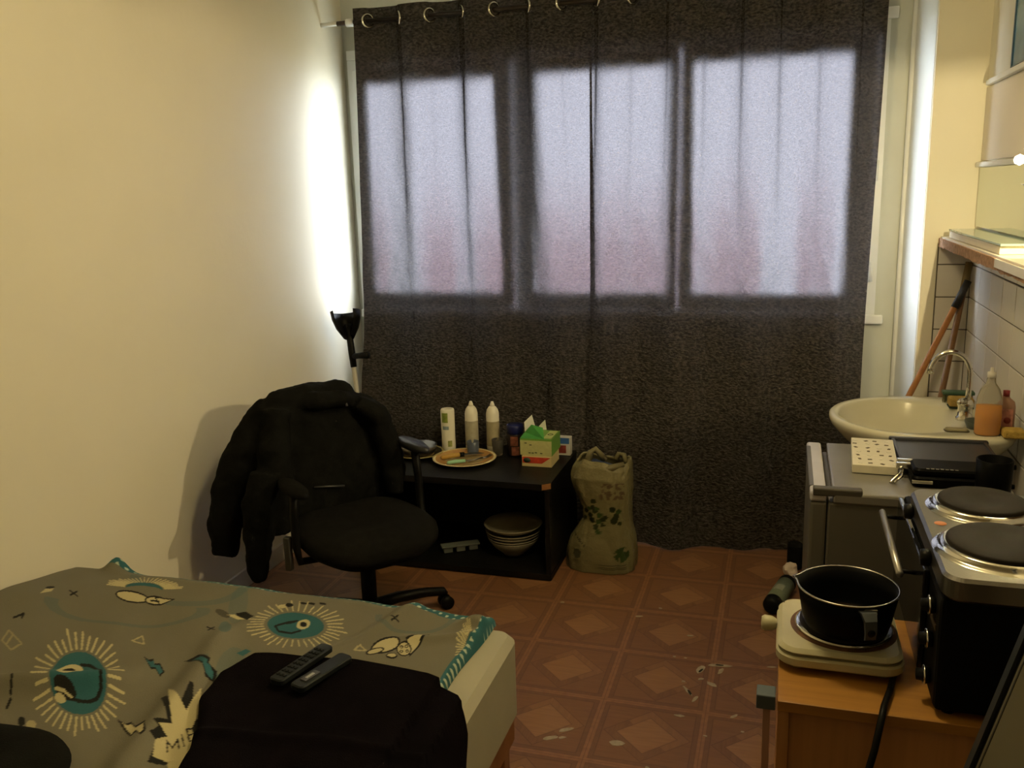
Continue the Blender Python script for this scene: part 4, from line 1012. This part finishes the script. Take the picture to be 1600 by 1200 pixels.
# ------------------------------------------------------------------ fridge and what lies on it
fx0, fx1, fy0, fy1, fz = .105, .605, 2.455, 2.955, .85
fr = thing('mini_fridge', 'silver-grey mini fridge beside the basin with cluttered top', 'fridge', ((fx0 + fx1) / 2, 2.7, 0))
fg = mat('fridge_grey', (.105, .098, .080), .4, bump=.02, bscale=80, var=.05)
MB().box((fx0 + .028, fy0, .03), (fx1, fy1, fz - .03), .006).build('body', fg, fr)
MB().box((fx0 + .040, fy0 - .004, fz - .032), (fx1 + .004, fy1 + .004, fz - .001), .006).build('top_panel', mat('fridge_top', (.17, .16, .14), .25, var=.06), fr)
dr = MB().box((fx0 - .018, fy0 + .001, .04), (fx0 + .026, fy1 - .001, fz - .03), .008).build('door', fg, fr)
MB().box((fx0 - .020, fy0, fz - .03), (fx0 + .024, fy1, fz), .007).build('door_cap', mat('lavender_plastic', (.42, .41, .44), .35), dr, 'pale lavender plastic cap on the door top')
MB().box((fx0 - .0215, fy0 + .05, fz - .022), (fx0 - .008, fy1 - .05, fz + .0015), .003).build('handle_recess', mat('recess_grey', (.09, .088, .09), .5), dr)
MB().box((fx0 - .012, fy0 - .004, fz - .012), (fx0 + .115, fy0 + .028, fz + .010), .004).build('hinge_cover', mat('hinge_dark', (.05, .045, .035), .5), fr)
for x, y in ((.15, 2.5), (.15, 2.91), (.56, 2.5), (.56, 2.91)): MB().cyl((x, y, 0), (x, y, .032), .018, n=12).build('foot', black_m, fr)
# patterned box
pb = thing('patterned_box', 'flat white box with small dark printed shapes on the fridge', 'box', (.27, 2.78, fz))
R = Matrix.Rotation(-.05, 3, 'Z')
MB().box((.212, 2.640, fz + .001), (.335, 2.935, fz + .026), .0015, rot=R).build('carton', mat('box_white', (.66, .62, .50), .5, var=.04, vscale=40), pb)
rnd = random.Random(11)
for a in range(4):
    for b in range(7):
        x = .229 + a * .030 + rnd.uniform(-.004, .004); y = 2.665 + b * .040 + rnd.uniform(-.006, .006)
        dkm = mat('print_brown', '#4a3d24', .6) if (a + b) % 3 else mat('print_silver', '#d8d4c4', .4)
        MB().box((x - .006, y - .004, fz + .026), (x + .006, y + .004, fz + .0268), .0002, rot=Matrix.Rotation(rnd.uniform(0, 3), 3, 'Z')).build('printed_shape', dkm, pb)
# black tray with raised back lip
bt = thing('black_tray', 'dark slate-grey baking tray with raised far rim on the fridge', 'tray', (.47, 2.82, fz))
tm_ = mat('tray_grey', (.030, .030, .036), .4, var=.1)
MB().box((.345, 2.655, fz + .010), (.612, 2.965, fz + .018), .002).build('base', tm_, bt)
MB().box((.335, 2.962, fz + .004), (.622, 2.985, fz + .026), .005).box((.341, 2.655, fz + .004), (.351, 2.965, fz + .024), .002).box((.606, 2.655, fz + .004), (.616, 2.965, fz + .024), .002).build('rim', tm_, bt)
# waffle iron / sandwich maker
wf_ = thing('sandwich_maker', 'flat black hinged appliance with chrome clasp in front of the tray', 'appliance', (.47, 2.60, fz))
MB().rbox(.352, .59, 2.545, 2.648, fz + .001, fz + .030, .02, .005).build('lower_shell', enamel_bk, wf_)
MB().rbox(.356, .60, 2.550, 2.653, fz + .031, fz + .052, .02, .006).build('upper_shell', enamel_bk, wf_)
MB().box((.318, 2.615, fz + .030), (.372, 2.632, fz + .046), .003).box((.322, 2.640, fz + .034), (.366, 2.655, fz + .050), .003).build('clasp', chrome_m, wf_)
MB().box((.352, 2.540, fz + .012), (.405, 2.548, fz + .022), .002).tube([(.31, 2.56, fz + .004), (.33, 2.575, fz + .02), (.335, 2.60, fz + .03), (.32, 2.60, fz + .012), (.30, 2.56, fz + .005)], .004, 8).build('latch', chrome_m, wf_)
for k in range(7): MB().box((.388 + k * .012, 2.560 - .006, fz + .0518), (.396 + k * .012, 2.560 - .001 + .002 * (k % 2), fz + .0524)).build('pale_lettering', mat('pale_letter', '#8c887c', .5), wf_)
# black mug
mg = thing('black_mug', 'black mug standing at the right edge of the fridge top', 'mug', (.535, 2.57, fz))
MB().lathe([(0, .001), (.040, .001), (.043, .005), (.045, .095), (.042, .096), (.039, .012), (0, .010)], (.548, 2.525, fz + .003), 32).build('cup', enamel_bk, mg)
MB().torus((.600, 2.530, fz + .050), .027, .007, (0, 1, 0), 20, 8, -PI / 2, PI / 2).build('handle', enamel_bk, mg)
# bottle / litter on the floor by the fridge
cn = thing('canister', 'grey-green canister with black ends lying on the floor beside the fridge', 'canister', (.02, 3.53, 0))
c_a = Vector((-.012, 3.40, .0375)); c_b = Vector((.055, 3.65, .0375)); c_d = (c_b - c_a).normalized()
MB().cyl(c_a + c_d * .045, c_b - c_d * .035, .036, n=28).build('body', mat('canister_grey', '#66705a', .55, var=.15, vscale=30), cn)
MB().lathe([(0, 0), (.024, 0), (.034, .012), (.0365, .045), (0, .045)], c_a, 28, c_d).build('end_cap', black_m, cn)
MB().lathe([(0, 0), (.028, 0), (.0365, .008), (.0365, .035), (0, .035)], c_b, 28, -c_d).build('end_cap', black_m, cn)
lm = MB(); c_s = Vector((c_d.y, -c_d.x, 0)); ps2 = []
for q in (.10, .15):
    for k in range(7):
        a = math.radians(60 + 10 * k); ps2.append(c_a + c_d * q + c_s * .0364 * -math.cos(a) + Vector((0, 0, .0364 * math.sin(a))))
lm.add(ps2, [(k, k + 1, k + 8, k + 7) for k in range(6)], True).build('pale_label', mat('canister_label', '#8a8e78', .6, var=.2, vscale=80), cn)
pb_ = thing('crumpled_paper', 'crumpled pinkish white paper on the floor by the fridge door', 'paper', (.055, 3.80, 0))
bm = bmesh.new(); bmesh.ops.create_icosphere(bm, subdivisions=3, radius=.036)
for v in bm.verts: v.co *= 1 + .35 * nz(*(v.co * 40)); v.co = Vector((v.co.x * .9 + .068, v.co.y + 3.78, max(.001, v.co.z * 1.0 + .036)))
MB().bm(bm).build('paper_ball', mat('paper_ball', (.62, .52, .44), .8), pb_)
bo = thing('dark_pouch', 'small black pouch standing on the floor against the curtain by the fridge', 'pouch', (.085, 3.9, 0))
MB().rbox(.05, .115, 3.86, 3.92, .001, .12, .02, .01).build('pouch_body', fabric_bk, bo)

# ------------------------------------------------------------------ wooden stand, hot plate, pan, oven, double hob
sx0, sx1, sy0, sy1, sz = .014, .740, 1.625, 2.03, .70
sd = thing('wooden_stand', 'orange wood-effect cabinet carrying the hot plate and the black oven', 'cabinet', ((sx0 + sx1) / 2, 1.93, 0))
def wood_mat(name, c1, c2, ax=(3, 60, 60)):
    m = bpy.data.materials.new(name); m.use_nodes = True; nt = m.node_tree; n = nt.nodes; l = nt.links; b = n['Principled BSDF']
    tc = n.new('ShaderNodeTexCoord'); mp = n.new('ShaderNodeMapping'); mp.inputs['Scale'].default_value = ax; l.new(tc.outputs['Object'], mp.inputs[0])
    q = n.new('ShaderNodeTexNoise'); q.inputs['Scale'].default_value = 1; q.inputs['Detail'].default_value = 6; l.new(mp.outputs[0], q.inputs[0])
    r = n.new('ShaderNodeValToRGB'); r.color_ramp.elements[0].position = .35; r.color_ramp.elements[1].position = .65
    r.color_ramp.elements[0].color = (*srgb(c1), 1); r.color_ramp.elements[1].color = (*srgb(c2), 1); l.new(q.outputs['Fac'], r.inputs[0]); l.new(r.outputs[0], b.inputs['Base Color'])
    b.inputs['Roughness'].default_value = .45; return m
wtop = wood_mat('beech_laminate', '#946628', '#a2722e'); wside = wood_mat('beech_panel', '#a87848', '#b48250', (60, 60, 3))
MB().box((sx0, sy0, sz - .022), (sx1, sy1, sz), .0015).build('top_board', wtop, sd)
MB().box((sx0 + .001, sy0 + .004, 0), (sx0 + .022, sy1 - .002, sz - .022), .001).build('side_panel', wside, sd)
MB().box((sx1 - .022, sy0 + .004, 0), (sx1 - .001, sy1 - .002, sz - .022), .001).build('side_panel', wside, sd)
MB().box((sx0 + .022, sy0 + .014, .04), (sx1 - .022, sy0 + .022, sz - .022), .001).build('back_panel', wside, sd)
MB().box((sx0 + .022, sy0 + .02, .04), (sx1 - .022, sy1 - .01, .058)).build('bottom_board', wside, sd)
ps_ = thing('loose_slat', 'thin pinkish wooden slat with grey tape on top, standing against the stand', 'slat', (0, 1.64, 0))
MB().box((-.013, 1.632, 0), (.001, 1.662, sz - .024), .001).build('slat', mat('pink_wood', '#a8806c', .6), ps_)
MB().box((-.026, 1.628, sz - .024), (.010, 1.668, sz + .006), .002).build('tape', mat('grey_tape', '#4e585e', .6), ps_)

hp = thing('hot_plate', 'cream enamel single hot plate with burnt rim on the wooden stand', 'hot plate', (.13, 1.87, sz))
hx0, hx1, hy0, hy1 = .008, .256, 1.735, 1.985
MB().rbox(hx0, hx1, hy0, hy1, sz + .014, sz + .036, .045, .004, seg=8).build('lower_body', cream_m, hp)
MB().rbox(hx0 + .003, hx1 - .003, hy0 + .003, hy1 - .003, sz + .0365, sz + .052, .042, .008, seg=8).build('upper_body', cream_m, hp)
hc = (.143, 1.86)
MB().lathe([(.088, .0525), (.104, .0530), (.107, .0522)], (*hc, sz), 48).build('burnt_stain', mat('burnt_enamel', '#5a3a1c', .6, var=.5, vscale=30), hp)
MB().lathe([(.095, .052), (.098, .058), (.094, .061), (.088, .062)], (*hc, sz), 48).build('steel_ring', chrome_m, hp)
MB().lathe([(.089, .055), (.089, .066), (.085, .070), (0, .070)], (*hc, sz), 48).build('heating_disc', iron_m, hp)
MB().lathe([(.010, 0), (.013, .004), (.016, .010), (.017, .026), (.013, .032), (0, .033)], (hx0 + .0, 1.875, sz + .036), 24, (-1, .0, 0)).build('control_knob', cream_m, hp)
MB().torus((hx0 + .012, 1.955, sz + .045), .008, .0012, (-1, 0, .4), 16, 5).build('pilot_light', mat('dark_hole', '#3a2c18', .5), hp)
for x, y in ((.05, 1.77), (.05, 1.95), (.215, 1.77), (.215, 1.95)): MB().cyl((x, y, sz), (x, y, sz + .016), .011, n=12).build('foot', mat('cream_foot', '#8a7c54', .6), hp)
cd_ = tag(MB().tube([(.236, 1.765, sz + .008), (.222, 1.70, sz + .0075), (.206, 1.640, sz + .0085), (.200, 1.612, sz + .002), (.188, 1.585, sz - .05), (.160, 1.555, sz - .16), (.13, 1.54, sz - .35), (.12, 1.54, .01)], .0065, 10).build('power_cable', black_m), 'black power cable hanging over the front of the wooden stand', 'cable')

pt = thing('saucepan', 'black saucepan with thin bright rim sitting on the cream hot plate', 'saucepan', (.143, 1.85, sz + .07))
pz = sz + .071; pc_ = (.146, 1.835)
n = 64
def pot_ring(r, z):
    ring = []
    for k in range(n):
        a = 2 * PI * k / n; q = r
        if z > .075: q += .010 * math.exp(-((((a - math.radians(168)) + PI) % (2 * PI) - PI) / .10) ** 2)
        ring.append((pc_[0] + q * math.cos(a), pc_[1] + q * math.sin(a), pz + z))
    return ring
MB().loft([pot_ring(.072, 0), pot_ring(.082, .004), pot_ring(.088, .02), pot_ring(.094, .055), pot_ring(.1, .088), pot_ring(.097, .088), pot_ring(.091, .055), pot_ring(.084, .02), pot_ring(.076, .006), pot_ring(.02, .005)], True, True).build('pan_body', enamel_bk, pt)
MB().loft([pot_ring(.0975, .0875), pot_ring(.1015, .0875), pot_ring(.1015, .0900), pot_ring(.0975, .0900), pot_ring(.0975, .0875)], False, True).build('rim', mat('rim_steel', (.50, .47, .40), .25, metal=1), pt)
MB().lathe([(0, .011), (.083, .011)], (*pc_, pz), 40).build('residue', mat('brown_residue', '#2a1c0e', .25, var=.4, vscale=40), pt)
hd = MB()
a = math.radians(-72); d = Vector((math.cos(a), math.sin(a), 0)); s = Vector((-d.y, d.x, 0)); o0 = Vector((pc_[0], pc_[1], pz))
for i, (q, z, w) in enumerate(((.096, .080, .016), (.112, .078, .014), (.122, .062, .012), (.126, .040, .011), (.124, .026, .011))): pass
rr = [(.094, .082, .017), (.110, .080, .015), (.121, .068, .012), (.125, .046, .011), (.122, .030, .010)]
hd.loft([[o0 + d * q + s * w + Vector((0, 0, z)), o0 + d * q - s * w + Vector((0, 0, z)), o0 + d * (q - .007) - s * w + Vector((0, 0, z - .004)), o0 + d * (q - .007) + s * w + Vector((0, 0, z - .004))] for q, z, w in rr], True)
hd.build('handle', mat('handle_grey', (.045, .052, .062), .32), pt)
MB().lathe([(0, 0), (.0075, 0), (.0075, .002), (0, .002)], o0 + d * .1235 + Vector((0, 0, .045)), 16, d, sy=1).build('hang_hole', black_m, pt)
MB().box(o0 + d * .094 - s * .020 + Vector((0, 0, .074)), o0 + d * .100 + s * .020 + Vector((0, 0, .084)), .001).build('handle_bracket', steel_m, pt)

ov = thing('mini_oven', 'black tabletop oven with chrome knobs and bar handle under the double hob', 'oven', (.5, 1.93, sz))
ox0, ox1, oy0, oy1, oz0, oz1 = .290, .66, 1.640, 2.215, sz + .012, .938
MB().box((ox0, oy0, oz0), (ox1, oy1, oz1), .010).build('housing', mat('oven_black', (.0045, .0045, .004), .5, var=.2, spec=.05), ov)
MB().box((ox0 - .012, oy0 + .135, oz0 + .010), (ox0 - .001, oy1 - .01, oz1 - .004), .003).build('door', mat('oven_glass', (.012, .013, .016), .08, var=.1), ov)
MB().tube([(ox0 - .012, 2.185, .888), (ox0 - .045, 2.185, .890)], .005, 8).tube([(ox0 - .012, 1.865, .888), (ox0 - .045, 1.865, .890)], .005, 8).build('handle_bracket', black_m, ov)
MB().tube([(ox0 - .045, 2.215, .890), (ox0 - .045, 1.845, .890)], .0075, 14).build('handle', mat('handle_silver', (.40, .39, .38), .3, metal=.7), ov, 'silver bar handle')
for z in (.897, .828, .752):
    k_ = MB().lathe([(.004, 0), (.014, 0), (.0165, .004), (.0165, .010), (.012, .014), (.011, .024), (0, .025)], (ox0 - .0, 1.700, z), 24, (-1, 0, 0)).build('control_knob', black_m, ov)
    MB().torus((ox0 - .010, 1.700, z), .0165, .0026, (-1, 0, 0), 24, 8).build('chrome_ring', chrome_m, k_)
MB().box((ox0 - .002, 1.672, .858), (ox0 + .001, 1.728, .870), .0005).build('printed_strip', mat('oven_print', '#4a3a28', .5), ov)
for x, y in ((.32, 1.67), (.32, 2.00), (.63, 1.67), (.63, 2.00)): MB().cyl((x, y, sz), (x, y, oz0 + .002), .012, n=12).build('foot', black_m, ov)

hb = thing('double_hob', 'steel double electric hob with two black iron plates on top of the oven', 'hob', (.43, 1.86, .94))
bx0, bx1, by0, by1, bz0, bz1 = .284, .535, 1.588, 2.085, .955, 1.0
MB().rbox(bx0, bx1, by0, by1, bz0, bz1, .038, .006, seg=8).build('steel_body', steel_m, hb)
for x, y in ((.32, 1.66), (.32, 2.04), (.50, 1.66), (.50, 2.04)): MB().cyl((x, y, .938), (x, y, .957), .012, n=12).build('foot', black_m, hb)
for (x, y, r) in ((.405, 1.738, .098), (.412, 1.972, .086)):
    MB().lathe([(r + .024, .0), (r + .020, .003), (r + .010, .0035), (r + .012, .010), (r + .006, .0135), (r + .001, .014)], (x, y, bz1 - .0005), 56).build('trim_ring', chrome_m, hb)
    MB().lathe([(r, .006), (r, .018), (r - .004, .021), (r * .45, .0205), (r * .4, .0185), (0, .0185)], (x, y, bz1), 56).build('heating_plate', iron_m, hb)
MB().lathe([(0, 0), (.0115, 0), (.0115, .0008), (0, .0008)], (.316, 1.862, bz1), 28).build('orange_sticker', mat('orange_sticker', '#c07a4c', .5), hb)
for y in (2.00, 1.745):
    MB().lathe([(.008, 0), (.015, .002), (.017, .006), (.016, .018), (0, .019)], (bx0, y, .972), 20, (-1, 0, 0)).build('control_knob', black_m, hb)
MB().lathe([(0, 0), (.004, 0), (.004, .001), (0, .001)], (.326, 1.712, bz1), 12).lathe([(0, 0), (.004, 0), (.004, .001), (0, .001)], (.312, 1.955, bz1), 12).build('rivet', chrome_m, hb)

# leaning board at the lower right
lb = thing('leaning_panel', 'black-edged panel with beige face and dark marks, leaning at the lower right', 'panel', (.4, 1.3, 0))
P0 = Vector((.258, 1.47, .47)); P1 = Vector((.415, 1.47, 1.10)); e1 = (P1 - P0).normalized(); e2 = Vector((.06, -1, 0)).normalized(); e2 = (e2 - e1 * e2.dot(e1)).normalized(); nn_ = e1.cross(e2).normalized()
if nn_.x > 0: nn_ = -nn_
P0 = P0 - e1 * (P0.z / e1.z)
Hh = 1.25
def slabp(a0, a1, b0, b1, t0, t1):
    q = MB(); vs = [P0 + e1 * a + e2 * b + nn_ * t for t in (t0, t1) for a, b in ((a0, b0), (a1, b0), (a1, b1), (a0, b1))]
    return q.add(vs, [(0, 1, 2, 3), (7, 6, 5, 4), (0, 4, 5, 1), (1, 5, 6, 2), (2, 6, 7, 3), (3, 7, 4, 0)])
slabp(0.012, Hh, 0, .52, -.022, 0).build('board', black_m, lb)
slabp(.014, Hh, 0, .018, 0, .006).build('edge_trim', mat('edge_bluegrey', (.030, .034, .040), .35), lb)
slabp(.03, Hh - .01, .030, .50, 0, .002).build('beige_face', mat('beige_face', '#5a543f', .6, var=.06), lb)
slabp(.03, Hh - .01, .038, .042, .002, .003).build('groove', mat('groove_dark', '#2a2720', .6), lb)
for k in range(9):
    a = .52 + k * .026
    slabp(a, a + .012 + .004 * (k % 2), .075, .086 + .003 * (k % 3), .002, .0026).build('printed_mark', mat('mark_dark', '#23211b', .6), lb)

# ------------------------------------------------------------------ scuffs and paint drops on the floor
rnd = random.Random(21)
scuff_m = mat('paint_spot', '#9a8f7c', .7, var=.2, vscale=60); hole_m = mat('scuff_hole', '#1c1a14', .8)
def spot(x, y, l_, w_, a, m=scuff_m, name='paint_spot', z=.0012):
    pts = []
    for k in range(9):
        t = 2 * PI * k / 9; q = 1 + .45 * (rnd.random() - .5); pts.append((l_ * q * math.cos(t), w_ * q * math.sin(t)))
    MB().prism([(x + px * math.cos(a) - py * math.sin(a), y + px * math.sin(a) + py * math.cos(a)) for px, py in pts], 0, z).build(name, m, FL)
for s in ((-.240, 2.925, .030, .012, 1.2), (-.232, 2.86, .012, .007, .5), (-.182, 2.965, .042, .009, .15), (-.170, 2.93, .022, .008, 1.3), (-.193, 2.835, .022, .009, -.5), (-.270, 2.775, .030, .006, -1.0), (-.240, 2.73, .020, .007, 1.3),
          (-.45, 2.425, .022, .014, .2), (-.615, 2.455, .028, .009, .6), (-.655, 2.40, .022, .009, .5), (-.62, 2.41, .012, .006, .4), (-.515, 3.27, .016, .007, .3), (-.44, 3.36, .008, .005, 0), (-.30, 3.16, .012, .006, .2), (-.34, 2.99, .006, .005, 0), (-.30, 2.99, .006, .004, 0),
          (-.84, 3.32, .010, .008, 0), (-.11, 2.66, .018, .006, .8), (-.08, 2.58, .006, .004, 0), (.0, 3.0, .018, .005, .2), (-.28, 2.62, .018, .006, 0), (-.19, 2.53, .006, .004, 0), (-.34, 2.33, .007, .005, 0), (-.29, 2.83, .007, .006, 0), (-.15, 2.30, .005, .004, 0)):
    spot(*s)
for s in ((-.238, 2.915, .014, .004, 1.2), (-.178, 2.968, .014, .004, .1), (-.262, 2.765, .018, .005, -1.1)): spot(*s, m=hole_m, name='scuff_hole', z=.0018)
